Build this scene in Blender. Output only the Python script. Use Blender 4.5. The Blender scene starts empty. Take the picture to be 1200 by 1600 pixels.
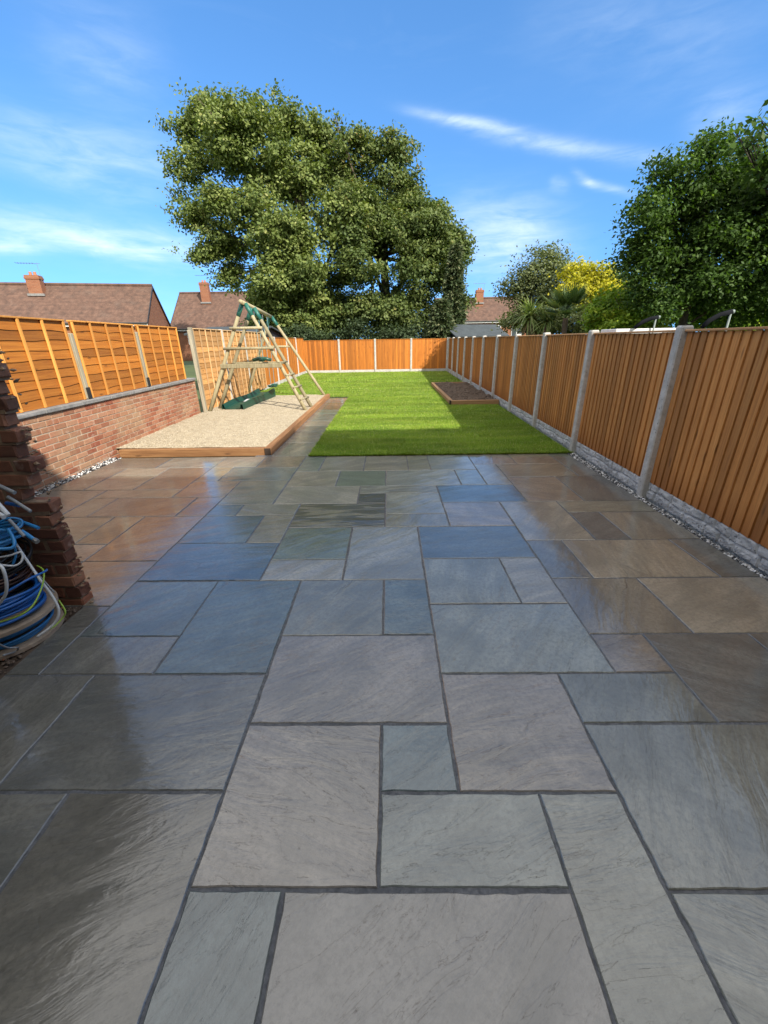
import bpy, bmesh, math, random
import numpy as np
from mathutils import Vector, Matrix

random.seed(7)
RNG = np.random.default_rng(7)
S = bpy.context.scene
COL = S.collection
rad = math.radians

# ------------------------------------------------------------------ camera
FPX, PITCH, YAW, ROLL, EYE = 633.28, .4007, -.0163, -.0167, 1.6248
F = Vector((math.sin(YAW)*math.cos(PITCH), math.cos(YAW)*math.cos(PITCH), -math.sin(PITCH)))
R0 = Vector((math.cos(YAW), -math.sin(YAW), 0)); U0 = R0.cross(F)
RV = R0*math.cos(ROLL) + U0*math.sin(ROLL); UV_ = -R0*math.sin(ROLL) + U0*math.cos(ROLL)
cam_d = bpy.data.cameras.new("camera"); cam = bpy.data.objects.new("camera", cam_d); COL.objects.link(cam)
cam_d.sensor_fit = 'HORIZONTAL'; cam_d.sensor_width = 36; cam_d.lens = FPX/1200*36
cam_d.clip_start = .05; cam_d.clip_end = 3000
M = Matrix((RV, UV_, -F)).transposed().to_4x4(); M.translation = (0, 0, EYE)
cam.matrix_world = M
S.camera = cam

# ------------------------------------------------------------------ light
S.view_settings.view_transform = 'Standard'; S.view_settings.look = 'None'
S.view_settings.exposure = 1.3; S.view_settings.gamma = 1
SUN = Vector((.85, -1.1, 1.0)).normalized()
sun_el = math.asin(SUN.z); sun_az = math.atan2(SUN.x, SUN.y)
W = bpy.data.worlds.new("World"); S.world = W; W.use_nodes = True
nt = W.node_tree; nt.nodes.clear()
def N(nt, typ, **kw):
    n = nt.nodes.new(typ)
    for k, v in kw.items(): setattr(n, k, v)
    return n
def mth(nt, op, a, b=None, c=None, clamp=False):
    n = nt.nodes.new('ShaderNodeMath'); n.operation = op; n.use_clamp = clamp
    for i, v in enumerate((a, b, c)):
        if v is None: continue
        if isinstance(v, (int, float)): n.inputs[i].default_value = v
        else: nt.links.new(v, n.inputs[i])
    return n.outputs[0]
def vmth(nt, op, a, b=None):
    n = nt.nodes.new('ShaderNodeVectorMath'); n.operation = op
    for i, v in enumerate((a, b)):
        if v is None: continue
        if isinstance(v, (tuple, list)): n.inputs[i].default_value = v
        else: nt.links.new(v, n.inputs[i])
    return n.outputs['Value'] if op in ('DOT_PRODUCT', 'LENGTH') else n.outputs[0]
def mixc(nt, f, a, b, mode='MIX'):
    n = nt.nodes.new('ShaderNodeMix'); n.data_type = 'RGBA'; n.blend_type = mode
    for s, v in ((n.inputs[0], f), (n.inputs[6], a), (n.inputs[7], b)):
        if isinstance(v, (int, float)): s.default_value = v
        elif isinstance(v, (tuple, list)): s.default_value = (*v[:3], 1)
        else: nt.links.new(v, s)
    return n.outputs[2]
def ramp(nt, f, stops):
    n = nt.nodes.new('ShaderNodeValToRGB'); e = n.color_ramp.elements
    while len(e) < len(stops): e.new(.5)
    for i, (p, c) in enumerate(stops):
        e[i].position = p; e[i].color = (*c, 1) if isinstance(c, (tuple, list)) else (c, c, c, 1)
    nt.links.new(f, n.inputs[0]); return n.outputs[0]
def noise(nt, vec, scale, detail=5, rough=.55, dist=0):
    n = nt.nodes.new('ShaderNodeTexNoise'); n.inputs['Scale'].default_value = scale
    n.inputs['Detail'].default_value = detail; n.inputs['Roughness'].default_value = rough
    n.inputs['Distortion'].default_value = dist
    if vec is not None: nt.links.new(vec, n.inputs['Vector'])
    return n.outputs['Fac']

sky = N(nt, 'ShaderNodeTexSky', sky_type='NISHITA', sun_disc=False, sun_elevation=sun_el, sun_rotation=sun_az,
        air_density=1.0, dust_density=.25, ozone_density=2.4, altitude=50)
tc = N(nt, 'ShaderNodeTexCoord')
d3 = vmth(nt, 'NORMALIZE', tc.outputs['Generated'])
lift = vmth(nt, 'NORMALIZE', vmth(nt, 'ADD', vmth(nt, 'MULTIPLY', d3, (1, 1, .85)), (0, 0, .20)))   # clear, rain-washed air: little horizon glare
nt.links.new(lift, sky.inputs['Vector'])
sep = N(nt, 'ShaderNodeSeparateXYZ'); nt.links.new(d3, sep.inputs[0])
# thin cirrus: stretched noise over the sky dome, gathered in a few banks (azimuth, elevation)
az = mth(nt, 'ARCTAN2', sep.outputs[0], sep.outputs[1]); el = mth(nt, 'ARCSINE', sep.outputs[2])
comb = N(nt, 'ShaderNodeCombineXYZ'); nt.links.new(az, comb.inputs[0]); nt.links.new(el, comb.inputs[1])
mp = N(nt, 'ShaderNodeMapping'); nt.links.new(comb.outputs[0], mp.inputs[0])
mp.inputs['Rotation'].default_value = (0, 0, rad(14)); mp.inputs['Scale'].default_value = (2.2, 8.5, 1)
n1 = noise(nt, mp.outputs[0], 1.6, 9, .62, .7)
mp2 = N(nt, 'ShaderNodeMapping'); nt.links.new(comb.outputs[0], mp2.inputs[0])
mp2.inputs['Rotation'].default_value = (0, 0, rad(22)); mp2.inputs['Scale'].default_value = (7, 30, 1); mp2.inputs['Location'].default_value = (3, 1, 0)
n2 = noise(nt, mp2.outputs[0], 1.5, 8, .6, .4)
def dir_of(px, py):
    d = (F + RV*((px-600)/FPX) + UV_*((800-py)/FPX)).normalized()
    return math.atan2(d.x, d.y), math.asin(d.z)
banks = None
def bank(x0, y0, x1, y1, w, amp):
    """soft elongated bank between two sky directions"""
    global banks
    a0, e0 = dir_of(x0, y0); a1, e1 = dir_of(x1, y1)
    ca, ce = (a0+a1)/2, (e0+e1)/2; L = math.hypot(a1-a0, e1-e0)/2; ux, uy = (a1-a0)/2/L, (e1-e0)/2/L
    da = mth(nt, 'SUBTRACT', az, ca); de = mth(nt, 'SUBTRACT', el, ce)
    wob = mth(nt, 'MULTIPLY', mth(nt, 'SUBTRACT', n1, .5), w*1.6)
    p = mth(nt, 'ADD', mth(nt, 'MULTIPLY', da, ux), mth(nt, 'MULTIPLY', de, uy))
    r = mth(nt, 'ADD', mth(nt, 'ADD', mth(nt, 'MULTIPLY', da, -uy), mth(nt, 'MULTIPLY', de, ux)), wob)
    q = mth(nt, 'ADD', mth(nt, 'POWER', mth(nt, 'ABSOLUTE', mth(nt, 'DIVIDE', p, L)), 3), mth(nt, 'POWER', mth(nt, 'ABSOLUTE', mth(nt, 'DIVIDE', r, w)), 2))
    g = mth(nt, 'MULTIPLY', mth(nt, 'EXPONENT', mth(nt, 'MULTIPLY', q, -1.1)), amp)
    banks = g if banks is None else mth(nt, 'ADD', banks, g)
bank(-60, 205, 290, 262, .038, .6)
bank(-60, 340, 330, 395, .028, 1.1)
bank(-80, 385, 60, 388, .016, .8)
bank(60, 270, 250, 320, .02, .3)
bank(60, 60, 260, 110, .06, .25)
bank(640, 172, 800, 200, .007, .8)
bank(700, 188, 1045, 250, .012, .72)
bank(905, 283, 990, 302, .006, .7)
bank(895, 265, 930, 292, .006, .6)
bank(860, 285, 890, 290, .010, .5)
bank(690, 345, 870, 365, .05, .75)
bank(700, 400, 900, 400, .05, .6)
bank(840, 30, 1200, 60, .06, .2)
bank(1080, 180, 1200, 170, .03, .35)
bank(0, 470, 1200, 470, .05, .22)
gen = mth(nt, 'MULTIPLY', ramp(nt, n1, [(.56, 0), (.8, 1)]), .06)
tex = mth(nt, 'ADD', .08, mth(nt, 'MULTIPLY', mth(nt, 'ADD', ramp(nt, n1, [(.3, 0), (.72, 1)]), ramp(nt, n2, [(.38, 0), (.68, 1)])), .62))
cl = mth(nt, 'ADD', mth(nt, 'MULTIPLY', banks, tex), gen)
cl = mth(nt, 'MULTIPLY', cl, .6, clamp=True)
skyc = mixc(nt, 1.0, sky.outputs[0], (.46, .74, .93), 'MULTIPLY')
skyc = mixc(nt, cl, skyc, (3.6, 4.1, 4.5))
# unseen white cloud added overhead and behind the viewpoint, brightens and neutralises ambient light
n3 = noise(nt, vmth(nt, 'MULTIPLY', d3, (1, 1, 1.6)), 2.6, 8, .58, .3)
over = mth(nt, 'SUBTRACT', mth(nt, 'MULTIPLY', sep.outputs[2], 1.15), mth(nt, 'MULTIPLY', sep.outputs[1], .75))
cov = mth(nt, 'MULTIPLY', mth(nt, 'ADD', mth(nt, 'SUBTRACT', over, .42), mth(nt, 'MULTIPLY', mth(nt, 'SUBTRACT', n3, .5), 1.1)), 3.2, clamp=True)
veil = mth(nt, 'MULTIPLY', mth(nt, 'SUBTRACT', sep.outputs[2], .54), 3.4, clamp=True)  # thin veil added above the view, greys the sky mirrored in the slabs
skyc = mixc(nt, mth(nt, 'MULTIPLY', veil, mth(nt, 'ADD', .18, mth(nt, 'MULTIPLY', n1, .75))), skyc, (4.3, 4.3, 4.2))
skyc = mixc(nt, mth(nt, 'MULTIPLY', cov, .93), skyc, mixc(nt, n3, (3.6, 3.6, 3.6), (6.6, 6.4, 6.1)))
bg = N(nt, 'ShaderNodeBackground'); bg.inputs[1].default_value = .13
nt.links.new(skyc, bg.inputs[0])
wo = N(nt, 'ShaderNodeOutputWorld'); nt.links.new(bg.outputs[0], wo.inputs[0])
sd = bpy.data.lights.new("sun", 'SUN'); sd.energy = 3.1; sd.angle = rad(.55); sd.color = (1, .93, .82)
so = bpy.data.objects.new("sun", sd); COL.objects.link(so)
so.rotation_euler = (-SUN).to_track_quat('-Z', 'Y').to_euler(); so.location = (6, -8, 12)
S.cycles.max_bounces = 6; S.cycles.diffuse_bounces = 3; S.cycles.glossy_bounces = 3
S.cycles.transparent_max_bounces = 8; S.cycles.transmission_bounces = 3

# ------------------------------------------------------------------ materials
class MT:
    """a Principled material with a few node helpers"""
    def __init__(s, name):
        s.m = bpy.data.materials.new(name); s.m.use_nodes = True; s.nt = s.m.node_tree
        s.b = s.nt.nodes['Principled BSDF']; s.tc = N(s.nt, 'ShaderNodeTexCoord')
        s.obj = s.tc.outputs['Object']
    def rnd(s):
        a = N(s.nt, 'ShaderNodeAttribute', attribute_name='rnd'); return a.outputs['Fac']
    def map(s, vec, scale=(1, 1, 1), rot=(0, 0, 0)):
        m = N(s.nt, 'ShaderNodeMapping'); m.inputs['Scale'].default_value = scale; m.inputs['Rotation'].default_value = rot
        s.nt.links.new(vec, m.inputs[0]); return m.outputs[0]
    def shift(s, vec, fac, amt=17.0):
        """slide the texture space by a per-face random number, so no two boards or bricks repeat"""
        c = N(s.nt, 'ShaderNodeCombineXYZ'); v = mth(s.nt, 'MULTIPLY', fac, amt)
        for i in range(3): s.nt.links.new(v, c.inputs[i])
        return vmth(s.nt, 'ADD', vec, c.outputs[0])
    def col(s, c): s.set('Base Color', c)
    def set(s, k, v):
        if isinstance(v, (tuple, list)): s.b.inputs[k].default_value = (*v, 1) if len(v) == 3 else v
        elif isinstance(v, (int, float)): s.b.inputs[k].default_value = v
        else: s.nt.links.new(v, s.b.inputs[k])
    def bump(s, h, dist=.01, strength=1.0, key='Normal', prev=None):
        b = N(s.nt, 'ShaderNodeBump'); b.inputs['Strength'].default_value = strength; b.inputs['Distance'].default_value = dist
        s.nt.links.new(h, b.inputs['Height'])
        if prev is not None: s.nt.links.new(prev, b.inputs['Normal'])
        if key: s.nt.links.new(b.outputs[0], s.b.inputs[key])
        return b.outputs[0]

def grain_wood(name, c_dark, c_mid, c_light, axis='z', rough=.75, knots=True, stain=None, bump=.003):
    t = MT(name); nt_ = t.nt; r = t.rnd(); v = t.shift(t.obj, r)
    sc = {'x': (1.2, 26, 26), 'y': (26, 1.2, 26), 'z': (26, 26, 1.2)}[axis]
    oi = N(nt_, 'ShaderNodeObjectInfo'); orn = oi.outputs['Random']; v = t.shift(v, orn, 31.0)
    g = noise(nt_, t.map(v, sc), 1.3, 7, .65, .6)
    big = noise(nt_, t.map(v, tuple(.35 + .65*(q > 5) if q < 5 else 2.2 for q in sc)), 1.6, 4, .6)
    c = ramp(nt_, g, [(.28, c_dark), (.5, c_mid), (.75, c_light)])
    c = mixc(nt_, mth(nt_, 'MULTIPLY', ramp(nt_, big, [(.35, 0), (.7, 1)]), .45), c, c_dark)
    hv = mth(nt_, 'ADD', mth(nt_, 'MULTIPLY', orn, .16), mth(nt_, 'ADD', .58, mth(nt_, 'MULTIPLY', mth(nt_, 'FRACT', mth(nt_, 'ADD', r, mth(nt_, 'MULTIPLY', orn, 7.3))), .55)))
    hn = N(nt_, 'ShaderNodeHueSaturation'); nt_.links.new(c, hn.inputs['Color']); nt_.links.new(hv, hn.inputs['Value'])
    c = hn.outputs[0]
    if knots:
        ks = {'x': (2.2, 9, 9), 'y': (9, 2.2, 9), 'z': (9, 9, 2.2)}[axis]
        vo = N(nt_, 'ShaderNodeTexVoronoi'); nt_.links.new(t.map(v, ks), vo.inputs['Vector']); vo.inputs['Scale'].default_value = 1
        k = ramp(nt_, vo.outputs['Distance'], [(.06, 1), (.15, 0)])
        c = mixc(nt_, mth(nt_, 'MULTIPLY', k, .7), c, tuple(x*.35 for x in c_dark))
    if stain:   # damp, darker stain in a soaked band near the bottom of the boards
        sp = N(nt_, 'ShaderNodeSeparateXYZ'); nt_.links.new(t.obj, sp.inputs[0])
        f = mth(nt_, 'SUBTRACT', stain[0], mth(nt_, 'ADD', sp.outputs[2], mth(nt_, 'MULTIPLY', big, .35)))
        f = mth(nt_, 'MULTIPLY', f, 3.0, clamp=True)
        c = mixc(nt_, mth(nt_, 'MULTIPLY', f, .75), c, stain[1])
    t.col(c); t.set('Roughness', rough); t.bump(g, bump, .8)
    return t.m

def rocky(name, c1, c2, scale=8, rough=.9, bump=.004, spots=None, extra=None):
    t = MT(name); nt_ = t.nt; v = t.shift(t.obj, t.rnd(), 9)
    n = noise(nt_, v, scale, 8, .65); n2_ = noise(nt_, v, scale*.22, 4, .6)
    c = ramp(nt_, n, [(.3, c1), (.7, c2)])
    c = mixc(nt_, mth(nt_, 'MULTIPLY', ramp(nt_, n2_, [(.4, 0), (.65, 1)]), .5), c, tuple(.55*a+.1*b for a, b in zip(c1, c2)))
    if spots:
        k = noise(nt_, v, spots[1], 2, .5); c = mixc(nt_, ramp(nt_, k, [(spots[2], 0), (spots[2]+.06, 1)]), c, spots[0])
    t.col(c); t.set('Roughness', rough); t.bump(n, bump, .8)
    return t.m

def plain(name, c, rough=.5, metal=0, var=.12):
    t = MT(name); n = noise(t.nt, t.obj, 14, 5, .6)
    t.col(mixc(t.nt, mth(t.nt, 'MULTIPLY', n, 1.0), tuple(x*(1-var*2) for x in c), tuple(min(1, x*(1+var)) for x in c)))
    t.set('Roughness', rough); t.set('Metallic', metal); t.bump(n, .001, .4); return t.m

def leaf_mat(name, stops, trans=.35, rough=.62):
    t = MT(name); nt_ = t.nt
    c = ramp(nt_, t.rnd(), stops); t.col(c); t.set('Roughness', rough)
    t.b.inputs['Specular IOR Level'].default_value = .35
    tr = N(nt_, 'ShaderNodeBsdfTranslucent'); nt_.links.new(mixc(nt_, 1.0, c, (1.25, 1.35, .6), 'MULTIPLY'), tr.inputs[0])
    mx = N(nt_, 'ShaderNodeMixShader'); mx.inputs[0].default_value = trans
    out = nt_.nodes['Material Output']
    nt_.links.new(t.b.outputs[0], mx.inputs[1]); nt_.links.new(tr.outputs[0], mx.inputs[2]); nt_.links.new(mx.outputs[0], out.inputs[0])
    return t.m

MAT = {}
# fence timber stained golden brown
MAT['board'] = grain_wood('stained_board', (.30, .118, .028), (.49, .208, .052), (.62, .31, .095), 'z', .7, stain=(.62, (.26, .085, .015)))
MAT['board_bright'] = grain_wood('bright_stained_board', (.30, .09, .010), (.46, .155, .018), (.56, .21, .035), 'z', .72)
MAT['lap'] = grain_wood('stained_lap_board', (.27, .082, .008), (.40, .14, .014), (.50, .195, .028), 'x', .72)
MAT['lap_batten'] = grain_wood('lap_batten', (.50, .20, .035), (.66, .30, .06), (.74, .38, .10), 'z', .72)
MAT['lap_old'] = grain_wood('faded_lap_board', (.36, .17, .05), (.52, .27, .09), (.62, .36, .15), 'x', .85)
MAT['lap_old_batten'] = grain_wood('faded_batten', (.45, .28, .13), (.60, .38, .18), (.68, .46, .25), 'z', .85)
MAT['cap'] = grain_wood('cap_timber', (.40, .20, .08), (.52, .28, .12), (.60, .36, .18), 'x', .8)
MAT['grey_wood'] = grain_wood('weathered_post', (.20, .17, .11), (.36, .32, .23), (.46, .42, .33), 'z', .85)
MAT['round_wood'] = grain_wood('green_treated_timber', (.18, .15, .085), (.33, .285, .165), (.43, .38, .24), 'z', .8)
MAT['sleeper'] = grain_wood('sleeper_timber', (.16, .07, .025), (.30, .145, .055), (.42, .235, .10), 'x', .75)
MAT['sleeper_planter'] = grain_wood('planter_timber', (.20, .11, .05), (.33, .19, .09), (.42, .27, .14), 'x', .8)
MAT['end_grain'] = plain('end_grain', (.035, .022, .014), .8)
MAT['concrete'] = rocky('concrete', (.40, .39, .36), (.58, .57, .54), 22, .9, .003, spots=((.16, .16, .15), 60, .66))
MAT['rock_face'] = rocky('rock_faced_concrete', (.30, .31, .31), (.55, .56, .56), 16, .9, .006, spots=((.12, .12, .13), 40, .62))
MAT['coping'] = rocky('stone_coping', (.16, .16, .155), (.30, .29, .28), 20, .85, .004)
MAT['mortar'] = rocky('mortar', (.32, .25, .18), (.50, .42, .32), 12, .95, .004)
MAT['old_mortar'] = rocky('old_mortar', (.20, .13, .08), (.42, .29, .18), 14, .95, .006)
MAT['black'] = plain('black_foam', (.008, .009, .012), .95); MAT['black'].node_tree.nodes['Principled BSDF'].inputs['Specular IOR Level'].default_value = .15
MAT['white_pole'] = plain('white_pole', (.20, .24, .22), .5)
MAT['green_metal'] = plain('green_bracket', (.02, .13, .10), .45)
MAT['green_plastic'] = plain('green_plastic', (.010, .060, .038), .4)
MAT['sticker'] = plain('pale_sticker', (.55, .58, .6), .5)
MAT['rope'] = plain('blue_rope', (.10, .25, .28), .8)
MAT['blue_cable'] = plain('blue_cable', (.012, .12, .42), .35)
MAT['lightblue_cable'] = plain('light_blue_cable', (.03, .22, .50), .35)
MAT['white_cable'] = plain('white_cable', (.62, .64, .64), .4)
MAT['grey_cable'] = plain('grey_cable', (.28, .30, .31), .45)
MAT['brown_cable'] = plain('brown_cable', (.06, .025, .015), .4)
MAT['black_cable'] = plain('black_cable', (.012, .012, .013), .45)
MAT['earth_cable'] = plain('green_yellow_cable', (.30, .46, .05), .4)
MAT['drum_wood'] = rocky('drum_plywood', (.28, .21, .15), (.46, .37, .28), 18, .85, .002)
MAT['felt'] = rocky('roofing_felt', (.03, .04, .046), (.065, .078, .085), 14, .9, .003)
MAT['dark_wood'] = plain('dark_stained_wood', (.018, .018, .018), .7)
MAT['white_paint'] = plain('white_paint', (.72, .72, .70), .5)
MAT['pane'] = plain('window_pane', (.03, .04, .05), .08)
MAT['gutter'] = plain('gutter', (.03, .03, .032), .45)
MAT['metal'] = plain('aerial_metal', (.25, .25, .25), .4, .8)
MAT['terracotta'] = plain('terracotta', (.40, .17, .09), .8)

def bricks_mat(name, c_a, c_b, c_c, dirt):
    t = MT(name); nt_ = t.nt; r = t.rnd(); v = t.shift(t.obj, r, 11)
    c = ramp(nt_, r, [(.1, c_a), (.5, c_b), (.9, c_c)])
    n = noise(nt_, v, 34, 7, .65); n2_ = noise(nt_, t.obj, 1.7, 5, .65, .4); n3 = noise(nt_, v, 9, 4, .6)
    c = mixc(nt_, mth(nt_, 'MULTIPLY', ramp(nt_, n, [(.35, 0), (.75, 1)]), .4), c, tuple(x*.45 for x in c_a))
    c = mixc(nt_, mth(nt_, 'MULTIPLY', ramp(nt_, n2_, [(.42, 0), (.64, 1)]), dirt[1]), c, dirt[0])
    c = mixc(nt_, mth(nt_, 'MULTIPLY', ramp(nt_, n3, [(.60, 0), (.72, 1)]), .35), c, (.62, .52, .43))
    t.col(c); t.set('Roughness', .88); t.bump(n, .004, .8); return t.m
MAT['brick_pink'] = bricks_mat('garden_wall_brick', (.27, .082, .042), (.37, .135, .068), (.42, .205, .12), ((.34, .24, .14), .6))
MAT['brick_dark'] = bricks_mat('old_dark_brick', (.15, .055, .032), (.30, .115, .062), (.42, .19, .105), ((.13, .09, .06), .45))
MAT['brick_red'] = bricks_mat('chimney_brick', (.38, .13, .06), (.44, .17, .08), (.50, .22, .11), ((.25, .13, .08), .3))

def far_brick(name, c1, c2, mortar):
    t = MT(name); nt_ = t.nt
    br = N(nt_, 'ShaderNodeTexBrick'); br.inputs['Scale'].default_value = 1
    br.inputs['Brick Width'].default_value = .225; br.inputs['Row Height'].default_value = .075; br.inputs['Mortar Size'].default_value = .008
    sp = N(nt_, 'ShaderNodeSeparateXYZ'); nt_.links.new(t.obj, sp.inputs[0])
    cb = N(nt_, 'ShaderNodeCombineXYZ'); nt_.links.new(mth(nt_, 'ADD', sp.outputs[0], sp.outputs[1]), cb.inputs[0]); nt_.links.new(sp.outputs[2], cb.inputs[1])
    nt_.links.new(cb.outputs[0], br.inputs['Vector'])
    for k, c in (('Color1', c1), ('Color2', c2), ('Mortar', mortar)): br.inputs[k].default_value = (*c, 1)
    n = noise(nt_, t.obj, 3, 6, .6)
    t.col(mixc(nt_, mth(nt_, 'MULTIPLY', n, .5), br.outputs[0], tuple(x*.6 for x in c1))); t.set('Roughness', .9)
    t.bump(br.outputs[1], .006, .6); return t.m
MAT['house_brick'] = far_brick('house_brick', (.25, .085, .040), (.32, .125, .06), (.24, .17, .11))
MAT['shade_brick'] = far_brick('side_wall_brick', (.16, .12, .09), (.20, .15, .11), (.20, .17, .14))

def roof_tile():
    t = MT('concrete_roof_tile'); nt_ = t.nt
    sp = N(nt_, 'ShaderNodeSeparateXYZ'); nt_.links.new(t.obj, sp.inputs[0])
    row = mth(nt_, 'FRACT', mth(nt_, 'MULTIPLY', sp.outputs[2], 1/.24)); colm = mth(nt_, 'FRACT', mth(nt_, 'MULTIPLY', mth(nt_, 'ADD', sp.outputs[0], 0), 1/.3))
    n = noise(nt_, t.obj, 1.1, 7, .7, .3); n2_ = noise(nt_, t.map(t.obj, (2.2, 2.2, .5)), 1.4, 6, .65)
    c = ramp(nt_, n2_, [(.3, (.062, .036, .026)), (.5, (.105, .058, .040)), (.75, (.165, .095, .066))])
    c = mixc(nt_, mth(nt_, 'MULTIPLY', ramp(nt_, n, [(.52, 0), (.7, 1)]), .45), c, (.10, .075, .06))
    n3 = noise(nt_, t.obj, 5, 5, .7); c = mixc(nt_, mth(nt_, 'MULTIPLY', ramp(nt_, n3, [(.62, 0), (.72, 1)]), .4), c, (.34, .24, .17))
    c = mixc(nt_, mth(nt_, 'MULTIPLY', ramp(nt_, row, [(.0, 1), (.12, 0)]), .45), c, (.06, .035, .028))
    c = mixc(nt_, mth(nt_, 'MULTIPLY', ramp(nt_, colm, [(.0, 1), (.1, 0)]), .25), c, (.06, .035, .028))
    t.col(c); t.set('Roughness', .9); t.bump(row, .02, .7); return t.m
MAT['roof'] = roof_tile()

def slab_mat():
    """riven sandstone, soaked: per-slab tint from 'tint', grain runs along each slab's own UV direction"""
    t = MT('wet_riven_sandstone'); nt_ = t.nt
    at = N(nt_, 'ShaderNodeAttribute', attribute_name='tint')
    uv = N(nt_, 'ShaderNodeUVMap', uv_map='UVMap').outputs[0]
    base = at.outputs['Color']; kind = at.outputs['Alpha']
    veinv = t.map(uv, (1.0, 6.5, 1)); vein = noise(nt_, veinv, 1.2, 9, .66, .7)
    fine = noise(nt_, uv, 42, 6, .7); blot = noise(nt_, uv, 2.3, 5, .6, .8)
    c = mixc(nt_, mth(nt_, 'MULTIPLY', ramp(nt_, vein, [(.38, 0), (.62, 1)]), .8), base, mixc(nt_, 1.0, base, (1.6, 1.56, 1.5), 'MULTIPLY'))
    c = mixc(nt_, mth(nt_, 'MULTIPLY', ramp(nt_, blot, [(.42, 0), (.62, 1)]), .6), c, mixc(nt_, 1.0, base, (.62, .64, .64), 'MULTIPLY'))
    c = mixc(nt_, mth(nt_, 'MULTIPLY', ramp(nt_, fine, [(.38, 1), (.55, 0)]), .5), c, mixc(nt_, 1.0, base, (.6, .6, .6), 'MULTIPLY'))
    # pale scuffed crests
    sc = noise(nt_, t.map(uv, (4, 15, 1)), 3.0, 7, .72, .6)
    c = mixc(nt_, mth(nt_, 'MULTIPLY', ramp(nt_, sc, [(.60, 0), (.72, 1)]), .42), c, mixc(nt_, 1.0, base, (1.9, 1.9, 1.85), 'MULTIPLY'))
    # hairline cracks and layer edges
    cr = N(nt_, 'ShaderNodeTexVoronoi', feature='DISTANCE_TO_EDGE'); cr.inputs['Scale'].default_value = 1.0
    wv = vmth(nt_, 'ADD', t.map(uv, (1.3, 2.6, 1)), vmth(nt_, 'SCALE', None)) if False else t.map(uv, (1.3, 2.6, 1))
    nz = N(nt_, 'ShaderNodeTexNoise'); nz.inputs['Scale'].default_value = 3.5; nz.inputs['Detail'].default_value = 6; nt_.links.new(uv, nz.inputs['Vector'])
    nt_.links.new(vmth(nt_, 'ADD', wv, vmth(nt_, 'MULTIPLY', nz.outputs['Color'], (.55, .55, 0))), cr.inputs['Vector'])
    crk = mth(nt_, 'MULTIPLY', ramp(nt_, cr.outputs['Distance'], [(.0, 1), (.018, 0)]), ramp(nt_, noise(nt_, uv, 1.9, 3, .5), [(.57, 0), (.64, 1)]))
    c = mixc(nt_, mth(nt_, 'MULTIPLY', crk, .38), c, mixc(nt_, 1.0, base, (.35, .35, .35), 'MULTIPLY'))
    # strong dark banding only on slabs whose kind is high
    bnd = ramp(nt_, noise(nt_, t.map(uv, (1.5, 9, 1)), 1.4, 4, .5, 1.0), [(.46, 0), (.52, 1)])
    c = mixc(nt_, mth(nt_, 'MULTIPLY', bnd, kind), c, mixc(nt_, 1.0, base, (.38, .38, .37), 'MULTIPLY'))
    t.col(c)
    # riven relief: layered plates with crisp little scarps + undulation
    pl = noise(nt_, t.map(uv, (1.3, 4.6, 1)), 1.8, 8, .60, .7)
    ter = mth(nt_, 'ADD', mth(nt_, 'MULTIPLY', mth(nt_, 'FLOOR', mth(nt_, 'MULTIPLY', pl, 6)), .075), mth(nt_, 'MULTIPLY', pl, .95))
    h = mth(nt_, 'ADD', mth(nt_, 'MULTIPLY', ter, .9), mth(nt_, 'MULTIPLY', fine, .10))
    h = mth(nt_, 'SUBTRACT', mth(nt_, 'ADD', h, mth(nt_, 'MULTIPLY', sc, .22)), mth(nt_, 'MULTIPLY', crk, .35))
    t.bump(h, .012, .9)
    # film of water: sits smoother than the stone, broken where the stone stands proud / has dried
    obj = t.obj
    wet = noise(nt_, obj, .9, 5, .6, .5)
    wetm = ramp(nt_, wet, [(.22, .5), (.45, 1)])
    t.set('Roughness', mth(nt_, 'SUBTRACT', .62, mth(nt_, 'MULTIPLY', wetm, .20)))
    t.set('Specular IOR Level', .35)
    dry = ramp(nt_, sc, [(.58, 1), (.75, .45)])
    t.set('Coat Weight', mth(nt_, 'MULTIPLY', wetm, dry)); t.b.inputs['Coat IOR'].default_value = 1.82
    t.set('Coat Roughness', mth(nt_, 'ADD', .02, mth(nt_, 'MULTIPLY', mth(nt_, 'SUBTRACT', 1, wetm), .14)))
    lowh = mth(nt_, 'ADD', mth(nt_, 'MULTIPLY', ter, .55), mth(nt_, 'MULTIPLY', noise(nt_, uv, 11, 4, .5, .6), .12))
    t.bump(lowh, .014, .62, key='Coat Normal')
    return t.m
MAT['slab'] = slab_mat()
MAT['joint'] = rocky('jointing_compound', (.05, .054, .062), (.15, .155, .165), 55, .85, .004)
MAT['earth'] = rocky('bare_earth', (.055, .038, .028), (.13, .092, .066), 9, .95, .02)
MAT['clod'] = rocky('soil_clods', (.09, .065, .048), (.20, .15, .115), 16, .95, .01)
MAT['far_ground'] = rocky('far_ground', (.05, .08, .02), (.09, .12, .04), 1.5, .95, .02)

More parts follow.
